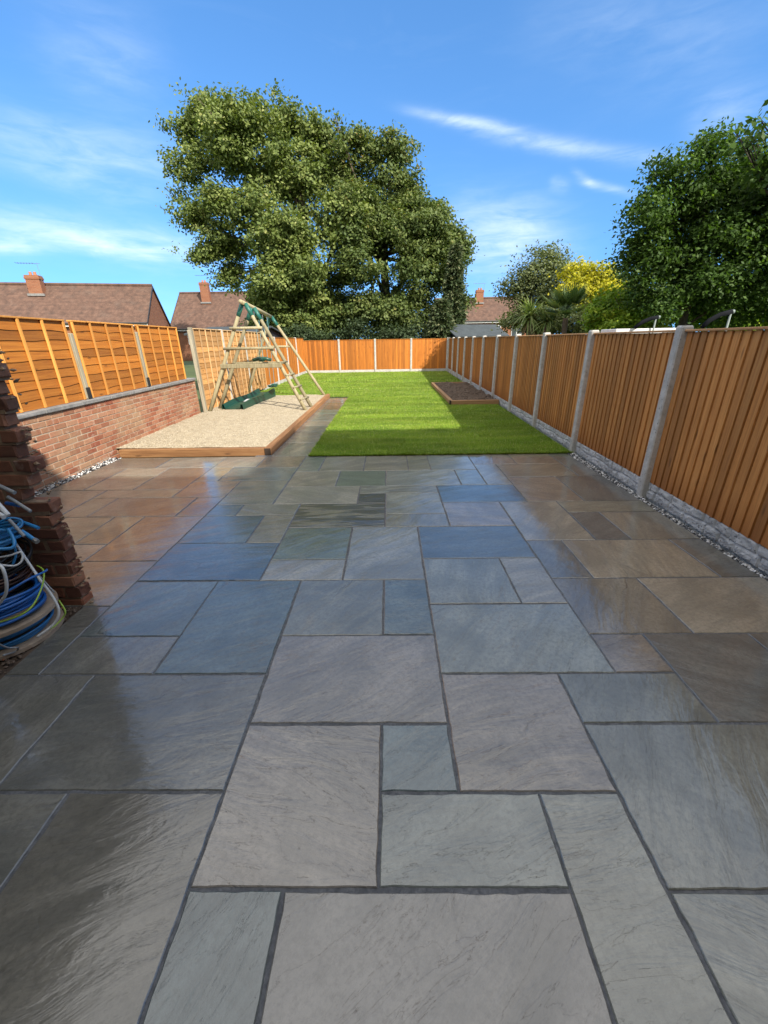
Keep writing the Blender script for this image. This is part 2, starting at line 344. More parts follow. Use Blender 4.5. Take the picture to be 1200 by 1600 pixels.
def lawn_base():
    t = MT('lawn_turf'); nt_ = t.nt
    n = noise(nt_, t.obj, 60, 5, .7); n2_ = noise(nt_, t.map(t.obj, (.5, 2.2, 1)), 1.3, 4, .6)
    c = ramp(nt_, n, [(.3, (.05, .10, .01)), (.7, (.17, .27, .03))])
    c = mixc(nt_, mth(nt_, 'MULTIPLY', ramp(nt_, n2_, [(.45, 0), (.7, 1)]), .4), c, (.20, .24, .05))
    t.col(c); t.set('Roughness', .9); t.bump(n, .02, 1); return t.m
MAT['lawn'] = lawn_base()
def grass_mat():
    t = MT('grass_blades'); nt_ = t.nt; r = t.rnd()
    c = ramp(nt_, r, [(.0, (.10, .19, .016)), (.5, (.21, .33, .030)), (.85, (.33, .43, .055)), (1, (.50, .48, .17))])
    n2_ = noise(nt_, t.map(t.obj, (.35, 2.0, 1)), 1.5, 5, .6)
    c = mixc(nt_, mth(nt_, 'MULTIPLY', ramp(nt_, n2_, [(.48, 0), (.68, 1)]), .5), c, (.36, .42, .07))
    # turf was laid in 0.42 m rolls: each roll a slightly different green, a few dry seams
    sp = N(nt_, 'ShaderNodeSeparateXYZ'); nt_.links.new(t.obj, sp.inputs[0]); yy = mth(nt_, 'MULTIPLY', sp.outputs[1], 1/.42)
    wn = N(nt_, 'ShaderNodeTexWhiteNoise', noise_dimensions='2D'); cb = N(nt_, 'ShaderNodeCombineXYZ'); nt_.links.new(mth(nt_, 'FLOOR', yy), cb.inputs[0])
    nt_.links.new(mth(nt_, 'FLOOR', mth(nt_, 'MULTIPLY', mth(nt_, 'ADD', sp.outputs[0], mth(nt_, 'FLOOR', yy)), .43)), cb.inputs[1]); nt_.links.new(cb.outputs[0], wn.inputs['Vector'])
    hs = N(nt_, 'ShaderNodeHueSaturation'); nt_.links.new(c, hs.inputs['Color']); nt_.links.new(mth(nt_, 'ADD', .86, mth(nt_, 'MULTIPLY', wn.outputs[0], .36)), hs.inputs['Value']); c = hs.outputs[0]
    fr = mth(nt_, 'FRACT', yy); seam = mth(nt_, 'MULTIPLY', ramp(nt_, fr, [(.0, 1), (.10, 0)]), ramp(nt_, noise(nt_, t.obj, .9, 3, .5), [(.5, 0), (.58, 1)]))
    c = mixc(nt_, mth(nt_, 'MULTIPLY', seam, .5), c, (.42, .40, .15))
    t.col(c); t.set('Roughness', .6); t.b.inputs['Specular IOR Level'].default_value = .3
    tr = N(nt_, 'ShaderNodeBsdfTranslucent'); nt_.links.new(c, tr.inputs[0])
    mx = N(nt_, 'ShaderNodeMixShader'); mx.inputs[0].default_value = .35
    nt_.links.new(t.b.outputs[0], mx.inputs[1]); nt_.links.new(tr.outputs[0], mx.inputs[2])
    nt_.links.new(mx.outputs[0], nt_.nodes['Material Output'].inputs[0]); return t.m
MAT['grass'] = grass_mat()
def chips(name, stops, rough=.85):
    t = MT(name); t.col(ramp(t.nt, t.rnd(), stops)); t.set('Roughness', rough)
    n = noise(t.nt, t.obj, 80, 4, .6); t.bump(n, .002, .6); return t.m
MAT['gravel_base'] = rocky('play_bed_base', (.31, .26, .18), (.43, .37, .265), 30, .95, .012)
MAT['gravel_chip'] = chips('play_bed_chips', [(0, (.27, .215, .14)), (.35, (.37, .315, .22)), (.75, (.43, .375, .275)), (1, (.54, .48, .37))])
MAT['pebble'] = chips('black_white_pebbles', [(0, (.02, .021, .024)), (.5, (.045, .047, .05)), (.62, (.30, .30, .30)), (.8, (.55, .55, .54)), (1, (.78, .78, .77))], .35)
MAT['bark'] = rocky('tree_bark', (.075, .055, .038), (.17, .13, .09), 12, .95, .02)
MAT['bark_dark'] = rocky('dark_bark', (.03, .025, .02), (.08, .065, .05), 12, .95, .02)
MAT['maple'] = leaf_mat('maple_leaves', [(0, (.06, .095, .024)), (.4, (.13, .175, .042)), (.75, (.23, .27, .075)), (.92, (.38, .37, .14)), (1, (.50, .33, .10))], .28)
MAT['maple_dark'] = leaf_mat('dark_maple_leaves', [(0, (.045, .078, .02)), (.45, (.10, .140, .036)), (.82, (.18, .215, .06)), (1, (.40, .25, .08))], .28)
MAT['yew'] = leaf_mat('conifer_sprays', [(0, (.03, .052, .02)), (.6, (.07, .10, .04)), (1, (.18, .18, .09))], .15)
MAT['lime'] = leaf_mat('broad_leaves', [(0, (.026, .058, .010)), (.5, (.062, .122, .020)), (.85, (.12, .20, .034)), (1, (.24, .33, .07))], .38)
MAT['hawthorn'] = leaf_mat('small_dull_leaves', [(0, (.07, .095, .035)), (.6, (.14, .17, .065)), (1, (.26, .27, .12))], .3)
MAT['golden'] = leaf_mat('golden_leaves', [(0, (.24, .26, .02)), (.5, (.46, .42, .025)), (1, (.66, .58, .05))], .35)
MAT['limegreen'] = leaf_mat('bright_green_leaves', [(0, (.10, .19, .02)), (.5, (.22, .34, .035)), (1, (.48, .52, .05))], .38)
MAT['palm'] = leaf_mat('palm_fronds', [(0, (.06, .11, .035)), (.6, (.13, .20, .065)), (1, (.24, .29, .11))], .25)
MAT['cordy'] = leaf_mat('sword_leaves', [(0, (.10, .15, .04)), (.6, (.20, .27, .08)), (1, (.36, .40, .17))], .25)
MAT['dry_frond'] = leaf_mat('dry_fronds', [(0, (.22, .18, .10)), (1, (.40, .34, .20))], .2)

# ------------------------------------------------------------------ mesh helpers
class MB:
    """collects shapes in world space; build() links them as ONE mesh object"""
    def __init__(s): s.v = []; s.f = []; s.r = []; s.mi = []
    def add(s, vs, fs, rnd=None, mi=0):
        o = len(s.v); s.v += [tuple(v) for v in vs]; s.f += [tuple(i+o for i in f) for f in fs]
        r = random.random() if rnd is None else rnd
        s.r += [r]*len(fs); s.mi += [mi]*len(fs)
    def box(s, x0, x1, y0, y1, z0, z1, rnd=None, ch=0, mi=0, M=None, jit=0):
        if ch:
            c = min(ch, (x1-x0)*.45, (y1-y0)*.45, (z1-z0)*.45); bm = bmesh.new()
            bmesh.ops.create_cube(bm, size=1)
            bmesh.ops.scale(bm, vec=(x1-x0, y1-y0, z1-z0), verts=bm.verts)
            bmesh.ops.bevel(bm, geom=bm.edges[:], offset=c, segments=1, affect='EDGES')
            bmesh.ops.translate(bm, vec=((x0+x1)/2, (y0+y1)/2, (z0+z1)/2), verts=bm.verts)
            vs = [v.co.copy() for v in bm.verts]; bm.verts.index_update(); fs = [[v.index for v in f.verts] for f in bm.faces]; bm.free()
        else:
            vs = [Vector(p) for p in ((x0,y0,z0),(x1,y0,z0),(x1,y1,z0),(x0,y1,z0),(x0,y0,z1),(x1,y0,z1),(x1,y1,z1),(x0,y1,z1))]
            fs = [(0,3,2,1),(4,5,6,7),(0,1,5,4),(1,2,6,5),(2,3,7,6),(3,0,4,7)]
        if jit: vs = [v + Vector((random.uniform(-jit, jit), random.uniform(-jit, jit), random.uniform(-jit, jit))) for v in vs]
        if M is not None: vs = [M @ v for v in vs]
        s.add(vs, fs, rnd, mi); return s
    def obox(s, a, b, w, h, rnd=None, ch=0, up=(0,0,1)):
        """box bar from a to b: w across, h along up"""
        a, b = Vector(a), Vector(b); d = b-a; L = d.length; x = d/L; y = Vector(up).cross(x)
        y = y.normalized() if y.length > 1e-4 else Vector((1,0,0)); z = x.cross(y)
        M_ = Matrix((x, y, z)).transposed().to_4x4(); M_.translation = a
        return s.box(0, L, -w/2, w/2, -h/2, h/2, rnd, ch, M=M_)
    def tube(s, pts, r, n=8, rnd=None, caps=True):
        pts = [Vector(p) for p in pts]; rs = r if isinstance(r, (list, tuple)) else [r]*len(pts)
        vs = []; ref = None
        for i, p in enumerate(pts):
            t = (pts[min(i+1, len(pts)-1)] - pts[max(i-1, 0)]).normalized()
            if ref is None: ref = Vector((0,0,1)) if abs(t.z) < .9 else Vector((1,0,0))
            a = t.cross(ref)
            if a.length < 1e-4: a = t.orthogonal()
            a.normalize(); b = a.cross(t).normalized(); ref = b
            for k in range(n):
                an = 2*math.pi*k/n; vs.append(p + (a*math.cos(an) + b*math.sin(an))*rs[i])
        fs = [(i*n+k, i*n+(k+1) % n, (i+1)*n+(k+1) % n, (i+1)*n+k) for i in range(len(pts)-1) for k in range(n)]
        if caps: fs += [tuple(range(n))[::-1], tuple((len(pts)-1)*n+k for k in range(n))]
        s.add(vs, fs, rnd); return s
    def build(s, name, mat, parent=None, smooth=False, loc=None, **props):
        me = bpy.data.meshes.new(name)
        off = Vector(loc) if loc is not None else (world_loc(parent) if parent else Vector((0,0,0)))
        me.from_pydata([tuple(Vector(v)-off) for v in s.v], [], s.f)
        for m in (mat if isinstance(mat, (list, tuple)) else [mat]): me.materials.append(MAT[m] if isinstance(m, str) else m)
        a = me.attributes.new('rnd', 'FLOAT', 'FACE'); a.data.foreach_set('value', s.r)
        me.polygons.foreach_set('material_index', s.mi)
        if smooth: me.polygons.foreach_set('use_smooth', [True]*len(s.f))
        me.update()
        o = bpy.data.objects.new(name, me); COL.objects.link(o)
        if parent: o.parent = parent
        if loc is not None:
            o.location = Vector(loc) - (world_loc(parent) if parent else Vector((0,0,0)))
        for k, v in props.items(): o[k] = v
        return o
def world_loc(o):
    l = Vector((0,0,0))
    while o is not None: l += o.location; o = o.parent
    return l
def tag(o, label, category, group=None):
    o['label'] = label; o['category'] = category
    if group: o['group'] = group
    return o
def empty(name, loc, label, category, group=None, rz=0):
    o = bpy.data.objects.new(name, None); COL.objects.link(o); o.location = loc; o.rotation_euler.z = rz
    o.empty_display_size = .2
    return tag(o, label, category, group)
def part(name, me, parent, loc=(0,0,0), rz=0, label=None):
    """another part sharing mesh data"""
    o = bpy.data.objects.new(name, me); COL.objects.link(o); o.parent = parent; o.location = loc; o.rotation_euler.z = rz
    if label: o['label'] = label
    return o
def quads(name, V, rnd, mat, parent=None, kind=None):
    """V: (n,k,3) polygons, rnd: (n,)"""
    n, k, _ = V.shape; me = bpy.data.meshes.new(name)
    off = np.array(world_loc(parent)) if parent else np.zeros(3)
    me.vertices.add(n*k); me.vertices.foreach_set('co', (V-off).astype(np.float32).ravel())
    me.loops.add(n*k); me.loops.foreach_set('vertex_index', np.arange(n*k, dtype=np.int32))
    me.polygons.add(n); me.polygons.foreach_set('loop_start', np.arange(0, n*k, k, dtype=np.int32)); me.polygons.foreach_set('loop_total', np.full(n, k, dtype=np.int32))
    a = me.attributes.new('rnd', 'FLOAT', 'FACE'); a.data.foreach_set('value', rnd.astype(np.float32))
    me.materials.append(MAT[mat]); me.update(calc_edges=True)
    o = bpy.data.objects.new(name, me); COL.objects.link(o)
    if parent: o.parent = parent
    if kind: o['kind'] = kind
    return o
def vnoise(x, y, seed=0):
    """cheap smooth value noise on arrays"""
    def h(i, j): 
        v = np.sin(i*127.1 + j*311.7 + seed*74.7)*43758.5453; return v - np.floor(v)
    i, j = np.floor(x), np.floor(y); fx, fy = x-i, y-j; fx = fx*fx*(3-2*fx); fy = fy*fy*(3-2*fy)
    return (h(i,j)*(1-fx)+h(i+1,j)*fx)*(1-fy) + (h(i,j+1)*(1-fx)+h(i+1,j+1)*fx)*fy
def grid_mesh(name, x0, x1, y0, y1, z, step, mat, amp=0, sc=4, parent=None, kind=None, keep=None):
    nx, ny = max(2, int((x1-x0)/step)+1), max(2, int((y1-y0)/step)+1)
    X, Y = np.meshgrid(np.linspace(x0, x1, nx), np.linspace(y0, y1, ny))
    Z = z + amp*(vnoise(X*sc, Y*sc, 1)-.5) + amp*.5*(vnoise(X*sc*3, Y*sc*3, 2)-.5) + amp*.25*(vnoise(X*sc*8, Y*sc*8, 3)-.5)
    b = MB(); b.v = list(zip(X.ravel().tolist(), Y.ravel().tolist(), Z.ravel().tolist()))
    b.f = [(j*nx+i, j*nx+i+1, (j+1)*nx+i+1, (j+1)*nx+i) for j in range(ny-1) for i in range(nx-1)]
    b.r = [.5]*len(b.f); b.mi = [0]*len(b.f)
    o = b.build(name, mat, parent, smooth=amp > 0)
    if kind: o['kind'] = kind
    return o
def stones(name, P, size, mat, kind='stuff', flat=.6, rn=None, parent=None):
    """P (n,3) centres -> little 8-faced stones as one mesh"""
    n = len(P); ax = np.array([(1,0,0),(0,1,0),(-1,0,0),(0,-1,0),(0,0,1),(0,0,-1)], float)
    sz = size*(0.6+0.8*RNG.random((n,1,1)))*(1+.35*(RNG.random((n,6,1))-.5)*2)
    V = ax[None]*sz; V[..., 2] *= flat
    th = RNG.random(n)*6.283; c, s_ = np.cos(th)[:,None], np.sin(th)[:,None]
    x, y = V[...,0]*c-V[...,1]*s_, V[...,0]*s_+V[...,1]*c; V[...,0], V[...,1] = x, y*(.6+.4*RNG.random((n,1)))
    tl = (RNG.random((n,1))-.5)*1.0; z = V[...,2]+V[...,0]*tl; V[...,2] = z
    V += P[:,None,:]
    T = [(0,1,4),(1,2,4),(2,3,4),(3,0,4),(1,0,5),(2,1,5),(3,2,5),(0,3,5)]
    Q = V[:, np.array(T)].reshape(-1, 3, 3); r = np.repeat(RNG.random(n) if rn is None else rn, 8)
    return quads(name, Q, r, mat, parent, kind)

# ================================================================== GROUND
RX0, RY0, RDX = 2.745, 4.226, .0231       # right fence line
def fence_x(y): return RX0 + RDX*(y-RY0)
g = MB(); g.add([(-300,-200,-.06),(300,-200,-.06),(300,700,-.06),(-300,700,-.06)], [(0,1,2,3)])
g.build('ground', 'far_ground', kind='structure')

# ---- patio: every joint of the slab bond is on a 305 mm module
PX, PU, PY, PV = -.05, .307, .7259, .3055
def gx(i):
    return PX + PU*i
def gy(j):
    return PY + PV*j
TINT0 = {'g': (.158, .176, .168), 'b': (.098, .132, .146), 'B': (.088, .118, .146), 't': (.226, .214, .180), 'T': (.188, .178, .148), 'n': (.128, .162, .140),
        'p': (.184, .178, .170), 'r': (.168, .150, .126), 'o': (.172, .168, .136), 'd': (.060, .062, .062), 's': (.206, .214, .198), 'k': (.126, .128, .118), 'w': (.228, .222, .200)}
TINT = {k: (v[0]*.93, v[1]*.90, v[2]*.845) for k, v in TINT0.items()}
E_ = 8.95; LW = -13.4; SL = -6.62
SLABS = [(-2,-1,-2,0,'b'),(-1,2,-2,0,'p'),(2,3,-2,1,'g'),(3,6,-2,0,'g'),(6,E_,-2,0,'k'),(-4,-2,-2,1,'k'),(SL,-4,-2,1,'k'),
 (-2,0,0,2,'p'),(0,2,0,1,'g'),(0,1,1,2,'b'),(1,3,1,3,'p'),(3,6,0,2,'g'),(6,E_,0,2,'k'),(-2,1,2,4,'p'),(3,5,2,3,'g'),(5,7,2,4,'k'),(7,E_,2,4,'k'),
 (-5,-2,1,3,'k'),(SL,-5,1,3,'k'),(1,4,3,5,'g'),(4,5,3,4,'r'),(-6,-4,3,4,'k'),(SL,-6,3,5,'k'),(-4,-2,3,6,'b'),(-2,0,4,6,'g'),(0,1,4,6,'b'),
 (-6,-4,4,6,'b'),(1,3,5,7,'g'),(3,4,5,7,'s'),(4,6,4,6,'T'),(6,E_,4,6,'t'),(-8,-6,5,7,'T'),(-3,-1,6,7,'s'),(-6,-3,6,8,'B'),(-1,1,6,9,'s'),
 (1,4,7,9,'B'),(4,5,6,8,'k'),(5,8,6,8,'t'),(8,E_,6,8,'k'),(-8,-6,7,10,'r'),(-9,-8,8,10,'o'),(-11,-9,8,10,'o'),(-10,-8,7,8,'w'),(-6,-4,8,10,'b'),(-4,-3,8,10,'o'),
 (-5,-3,10,11,'s'),(-6,-5,10,11,'b'),(-3,-1,7,9,'n'),(-3,0,9,11,'Z'),(0,2,9,10,'o'),(0,2,10,12,'s'),(-1,2,12,12.85,'Y'),(-1,0,11,12,'d'),
 (-4,-1,11,12.85,'w'),(-6,-4,11,13.7,'g'),(-4,-2,12.85,14.9,'w'),(-2,0,12.85,14.9,'n'),(0,3,12.85,14.9,'s'),(3,4,12.85,14.9,'g'),
 (2,5,11,12.85,'B'),(2,4,9,11,'p'),(4,6,8,11,'T'),(6,7,8,10,'k'),(7,E_,8,10,'T'),(6,E_,10,11,'o'),(5,7,11,13.75,'r'),(7,E_,11,13.8,'k'),
 (4,5,12.85,15.7,'o'),(5,8,13.8,15.7,'T'),(4,6,15.7,17.42,'r'),(6,8,15.7,17.42,'r'),(8,E_,13.8,17.42,'k'),
 (-3,-1,14.9,17.42,'w'),(-1,1,14.9,17.42,'t'),(1,2,14.9,17.42,'o'),(2,4,14.9,17.42,'s'),(-6,-4,15.6,17.55,'r'),(-4,-3,14.9,17.55,'g'),
 (-7,-4,13.7,15.6,'b'),(-8,-7,13.7,15.7,'o'),(-8,-6,11.8,13.7,'r'),(-7,-6,10,11.8,'r'),(-10,-7,10,11.8,'k'),(-11,-10,10,11.8,'o'),
 (-11,-8,11.8,12.7,'o'),(-10,-8,12.7,15.7,'r'),(-12,-10,12.7,14.6,'o'),(-12,-10,14.6,15.7,'t'),(LW,-12,12.7,15.7,'k'),(LW,-11,10,12.7,'k'),
 (LW,-11,8,10,'o'),(LW,-10,6,8,'k'),(-10,-8,5,7,'T'),(LW,-10,5,6,'k'),(LW,-10.7,15.7,17.55,'k'),(-10.7,-8,15.7,17.55,'g'),(-8,-6,15.7,17.55,'s')]
SLABS = [s for s in SLABS if s[:4] != (-4,-1,14.9,17.42)]
def slab_polys():
    out = [(gx(a), gx(b), gy(c), gy(d), k) for a, b, c, d, k in SLABS]
    y = gy(17.42); seq = [(.9,'g'),(.9,'s'),(.6,'k'),(.6,'w'),(.9,'g'),(.6,'n'),(.9,'r'),(.45,'o'),(.6,'g'),(.75,'w')]
    xa, xb = -1.835, -1.225; y = gy(17.55)
    for L, k in seq:
        y1 = min(y+L, 13.05)
        if y1 - y > .15: out.append((xa, xb, y, y1, k))
        y = y1
    # nearer the house, behind the camera: plain continuation of the same paving
    ks = 'gpbkgs'
    for r_ in range(4):
        y1 = gy(-2) - r_*.61; x = gx(SL); i = r_
        while x < gx(E_)-.1:
            L = (.92, .61, .92)[i % 3]; x1 = min(x+L, gx(E_)); out.append((x, x1, y1-.61, y1, ks[(i+r_) % 6])); x = x1; i += 1
    return out
def build_patio():
    b = MB(); tint = []; uvs = []; gap = .0048; rs = random.Random(3)
    for (x0, x1, y0, y1, k) in slab_polys():
        wob = lambda: rs.uniform(-.0022, .0022)
        X0, X1, Y0, Y1 = x0+gap+wob(), x1-gap+wob(), y0+gap+wob(), y1-gap+wob()
        ring = []; st = .045
        for (ax, ay, bx, by, nx, ny) in ((X0,Y0,X1,Y0,0,1),(X1,Y0,X1,Y1,-1,0),(X1,Y1,X0,Y1,0,-1),(X0,Y1,X0,Y0,1,0)):
            m = max(2, int(math.hypot(bx-ax, by-ay)/st)); s1 = rs.random()*100
            for q in range(m):
                t = q/m; j = 0 if q == 0 else (rs.random()**2.2)*.0045 + .0005*math.sin(s1+q*.9)
                ring.append((ax+(bx-ax)*t+nx*j, ay+(by-ay)*t+ny*j))
        ch = .0035; cx, cy = (X0+X1)/2, (Y0+Y1)/2; dz = rs.uniform(-.0008, .0008); n = len(ring)
        tx, ty = rs.uniform(-.0016, .0016), rs.uniform(-.0016, .0016)
        zz = lambda x, y: dz + tx*(x-cx) + ty*(y-cy)
        inner = [(x - math.copysign(min(ch, abs(x-cx)), x-cx)*(abs(abs(x-cx)-(X1-X0)/2) < .02), y - math.copysign(min(ch, abs(y-cy)), y-cy)*(abs(abs(y-cy)-(Y1-Y0)/2) < .02)) for x, y in ring]
        vs = [(x, y, zz(x, y)) for x, y in inner] + [(x, y, zz(x, y)-.003) for x, y in ring] + [(x, y, -.03) for x, y in ring]
        fs = [tuple(range(n))] + [(i, (i+n), (i+1) % n + n, (i+1) % n) for i in range(n)] + [(i+n, i+2*n, (i+1) % n+2*n, (i+1) % n+n) for i in range(n)]
        fs = [fs[0]] + [tuple(reversed(f)) if False else f for f in fs[1:]]
        b.add(vs, fs, rs.random())
        kd = 0.0; kk = k
        if k == 'Z': kk = 'o'; kd = .95
        if k == 'Y': kk = 's'; kd = .5
        c = TINT[kk]; v = rs.uniform(.88, 1.14); h = rs.uniform(-.012, .012)
        tint += [(c[0]*v+h*.5, c[1]*v, c[2]*v-h*.5, kd)]*len(fs)
        th = rs.choice([.5, .35, .7, .9, .2, -.4, 1.2, .6]) + rs.uniform(-.2, .2)
        if k in 'BZ': th = rs.uniform(.05, .3)
        ox, oy = rs.uniform(0, 60), rs.uniform(0, 60); c_, s_ = math.cos(th), math.sin(th)
        for f in fs:
            for i in f: x, y = vs[i][0]-cx, vs[i][1]-cy; uvs.append((x*c_+y*s_+ox, -x*s_+y*c_+oy))
    o = b.build('patio', 'slab', kind='structure')
    me = o.data; a = me.attributes.new('tint', 'FLOAT_COLOR', 'FACE'); a.data.foreach_set('color', np.array(tint, np.float32).ravel())
    uv = me.uv_layers.new(name='UVMap'); uv.data.foreach_set('uv', np.array(uvs, np.float32).ravel())
    j = MB(); zj = -.0045
    j.add([(gx(SL),-2.9,zj),(gx(E_)+.01,-2.9,zj),(gx(E_)+.01,gy(17.42),zj),(gx(SL),gy(17.42),zj)], [(0,1,2,3)])
    j.add([(gx(LW),gy(5),zj),(gx(SL),gy(5),zj),(gx(SL),gy(17.55),zj),(gx(LW),gy(17.55),zj)], [(0,1,2,3)])
    j.add([(gx(SL),gy(17.42),zj),(-1.225,gy(17.42),zj),(-1.225,13.05,zj),(gx(SL),13.05,zj)], [(0,1,2,3)])
    j.build('patio_joints', 'joint', kind='structure')
build_patio()

# ---- lawn (a turf sheet in two rectangles) and its blades
lw = MB(); zl = .012
def lawn_ring(x0, y0, y1): return [(x0,y0,zl),(fence_x(y0)-.02,y0,zl),(fence_x(y1)-.02,y1,zl),(x0,y1,zl)]
lw.add([(-1.225,6.05,zl),(fence_x(6.05)-.01,6.05,zl),(fence_x(13.07)-.01,13.07,zl),(-1.225,13.07,zl),(-1.225,6.05,-.05),(fence_x(6.05)-.01,6.05,-.05)], [(0,1,2,3),(4,5,1,0)])
lw.add([(-4.62,13.07,zl),(fence_x(13.07)-.01,13.07,zl),(fence_x(23.7)-.01,23.7,zl),(-4.62,23.7,zl)], [(0,1,2,3)])
lw.build('lawn', 'lawn', kind='structure')
def grass():
    Vs = []; Rs = []
    for (x0, x1, y0, y1, dens, h, w) in ((-1.235, 2.83, 6.035, 7.2, 9000, .030, .0035), (-1.235, 2.85, 7.2, 9.5, 5600, .030, .0045), (-1.235, 2.9, 9.5, 13.07, 3000, .031, .006), (-4.6, 3.0, 13.07, 17.5, 1300, .032, .009), (-4.6, 3.15, 17.5, 23.65, 620, .034, .013)):
        n = int((x1-x0)*(y1-y0)*dens); x = RNG.uniform(x0, x1, n); y = RNG.uniform(y0, y1, n)
        k = (x < fence_x(y)-.03) & ~((x > 1.62) & (y > 11.05) & (y < 16.4)); x, y = x[k], y[k]; n = len(x)
        th = RNG.uniform(0, 6.283, n); hh = h*(.45+.8*RNG.random(n))*(.75+.5*vnoise(x*1.2, y*3, 5)); le = RNG.normal(0, .55, (n, 2))*hh[:, None]
        a = np.stack([x-w*np.cos(th), y-w*np.sin(th), np.full(n, zl-.003)], 1); b = np.stack([x+w*np.cos(th), y+w*np.sin(th), np.full(n, zl-.003)], 1)
        c = np.stack([x+le[:,0], y+le[:,1], zl+hh], 1); Vs.append(np.stack([a, b, c], 1))
        r = .5*RNG.random(n) + .5*vnoise(x*2.2, y*6, 9); r = np.where(RNG.random(n) < .05, 1.0, r*.85); Rs.append(r)
    n = 5200; x = RNG.uniform(-1.24, 2.78, n); y = np.full(n, 6.045)+RNG.uniform(-.004, .02, n); x2 = np.full(2600, -1.228)+RNG.uniform(-.006, .02, 2600); y2 = RNG.uniform(6.05, 12.9, 2600)
    x, y = np.concatenate([x, x2]), np.concatenate([y, y2]); n = len(x); hh = RNG.uniform(.02, .05, n); clump = vnoise(x*14, y*14, 3); hh *= .5+clump; d = np.concatenate([np.tile([0, -1], (5200, 1)), np.tile([-1, 0], (2600, 1))])*hh[:,None]*RNG.uniform(.1, .9, n)[:,None] + RNG.normal(0, .35, (n, 2))*hh[:,None]
    w = .0035; th = RNG.uniform(0, 6.283, n)
    Vs.append(np.stack([np.stack([x-w*np.cos(th), y-w*np.sin(th), np.full(n, .006)], 1), np.stack([x+w*np.cos(th), y+w*np.sin(th), np.full(n, .006)], 1), np.stack([x+d[:,0], y+d[:,1], zl+hh*.7], 1)], 1)); Rs.append(RNG.random(n)*.9)
    quads('grass', np.concatenate(Vs), np.concatenate(Rs), 'grass', kind='stuff')
grass()

# ---- play bed fill
def wall_x(y): return -4.28 - .22*(y-4.0)/5.95
def bed_left(y): return np.where(y < 9.95, -4.28 - .22*(y-4.0)/5.95, -4.48)
def play_bed():
    nx, ny = 60, 150; y = np.linspace(6.3, 13.02, ny); b = MB(); T = np.linspace(0, 1, nx)
    X = np.array([bed_left(yy)*(1-T) + (-1.95)*T for yy in y]); Y = np.repeat(y[:,None], nx, 1)
    Z = .098 + .016*(vnoise(X*2, Y*2, 4)-.5) + .010*(vnoise(X*7, Y*7, 6)-.5) + .006*(vnoise(X*25, Y*25, 7)-.5)
    b.v = list(zip(X.ravel().tolist(), Y.ravel().tolist(), Z.ravel().tolist()))
    b.f = [(j*nx+i, j*nx+i+1, (j+1)*nx+i+1, (j+1)*nx+i) for j in range(ny-1) for i in range(nx-1)]; b.r = [.5]*len(b.f); b.mi = [0]*len(b.f)
    b.build('play_bed', 'gravel_base', smooth=True, kind='structure')
    n = 34000; y = 6.3 + 6.7*RNG.random(n)**1.25; t = RNG.random(n); x = bed_left(y)*(1-t) - 1.96*t
    z = .098 + .016*(vnoise(x*2, y*2, 4)-.5) + .010*(vnoise(x*7, y*7, 6)-.5) + .002
    stones('bark_and_gravel_chips', np.stack([x, y, z], 1), .0075, 'gravel_chip', flat=.5)
play_bed()

# ---- pebble strips
def pebbles(name, xa, xb, y0, y1, n):
    y = y0+(y1-y0)*RNG.random(n); t = RNG.random(n); x = xa(y)*(1-t)+xb(y)*t
    z = -.012 + .016*RNG.random(n)
    return stones(name, np.stack([x, y, z], 1), .013, 'pebble', flat=.75)
rb = MB(); rb.add([(2.69,-2.9,-.022),(fence_x(-2.9)+.03,-2.9,-.022),(fence_x(6.05)+.03,6.05,-.022),(2.69,6.05,-.022)], [(0,1,2,3)])
rb.add([(-4.45,2.5,-.022),(gx(LW)+.01,2.5,-.022),(gx(LW)+.01,6.14,-.022),(-4.6,6.14,-.022)], [(0,1,2,3)])
rb.build('pebble_channel', 'earth', kind='structure')
pebbles('fence_pebbles', lambda y: 2.70+0*y, lambda y: fence_x(y)+.015, 1.0, 6.03, 2600)
pebbles('wall_pebbles', lambda y: -4.27-.037*(y-4.0), lambda y: gx(LW)-.01+0*y, 3.0, 6.12, 1500)

# ---- strip of bare soil at the left of the patio
grid_mesh('soil_strip', -3.0, gx(SL)-.004, -1.3, 2.36, -.018, .04, 'earth', amp=.035, sc=7, kind='structure')
n = 900; stones('soil_crumbs', np.stack([RNG.uniform(-2.6, -2.1, n), RNG.uniform(1.1, 2.25, n), RNG.uniform(-.02, .0, n)], 1), .012, 'clod')
n = 40; stones('brick_crumbs', np.stack([RNG.uniform(-2.3, -2.1, n), RNG.uniform(1.5, 2.25, n), RNG.uniform(-.005, .006, n)], 1), .012, 'brick_dark')

# ================================================================== CLOSE-BOARD FENCES
def closeboard_panel_mesh(name, L, z0, z1, mat, seed, nb=18):
    rs = random.Random(seed); b = MB(); p = L/nb
    for i in range(nb):
        x = -L/2 + i*p; t1, t0 = .013+rs.uniform(-.001, .0025), .006; lean = rs.uniform(-.0015, .0015); r = rs.random(); zz = z1-rs.uniform(0, .004)
        xe = x + p - .0065
        # wedge: thick edge at the left, thin edge tucked behind the next
        vs = [(x+lean, -t0, z0), (xe+lean, -t1-.004, z0), (xe+lean, .004, z0), (x+lean, .004, z0), (x, -t0, zz), (xe, -t1-.004, zz), (xe, .004, zz), (x, .004, zz)]
        nseg = 1
        b.add(vs, [(0,3,2,1),(4,5,6,7),(0,1,5,4),(1,2,6,5),(2,3,7,6),(3,0,4,7)], r)
    b.add(*boxvf(-L/2, L/2, .006, .010, z0, z1-.004), .0); b.add(*boxvf(-L/2, L/2, .011, .035, z0+.15, z0+.23), .4); b.add(*boxvf(-L/2, L/2, .011, .035, z1-.25, z1-.17), .4)
    o = b.build(name, mat); me = o.data; bpy.data.objects.remove(o); return me
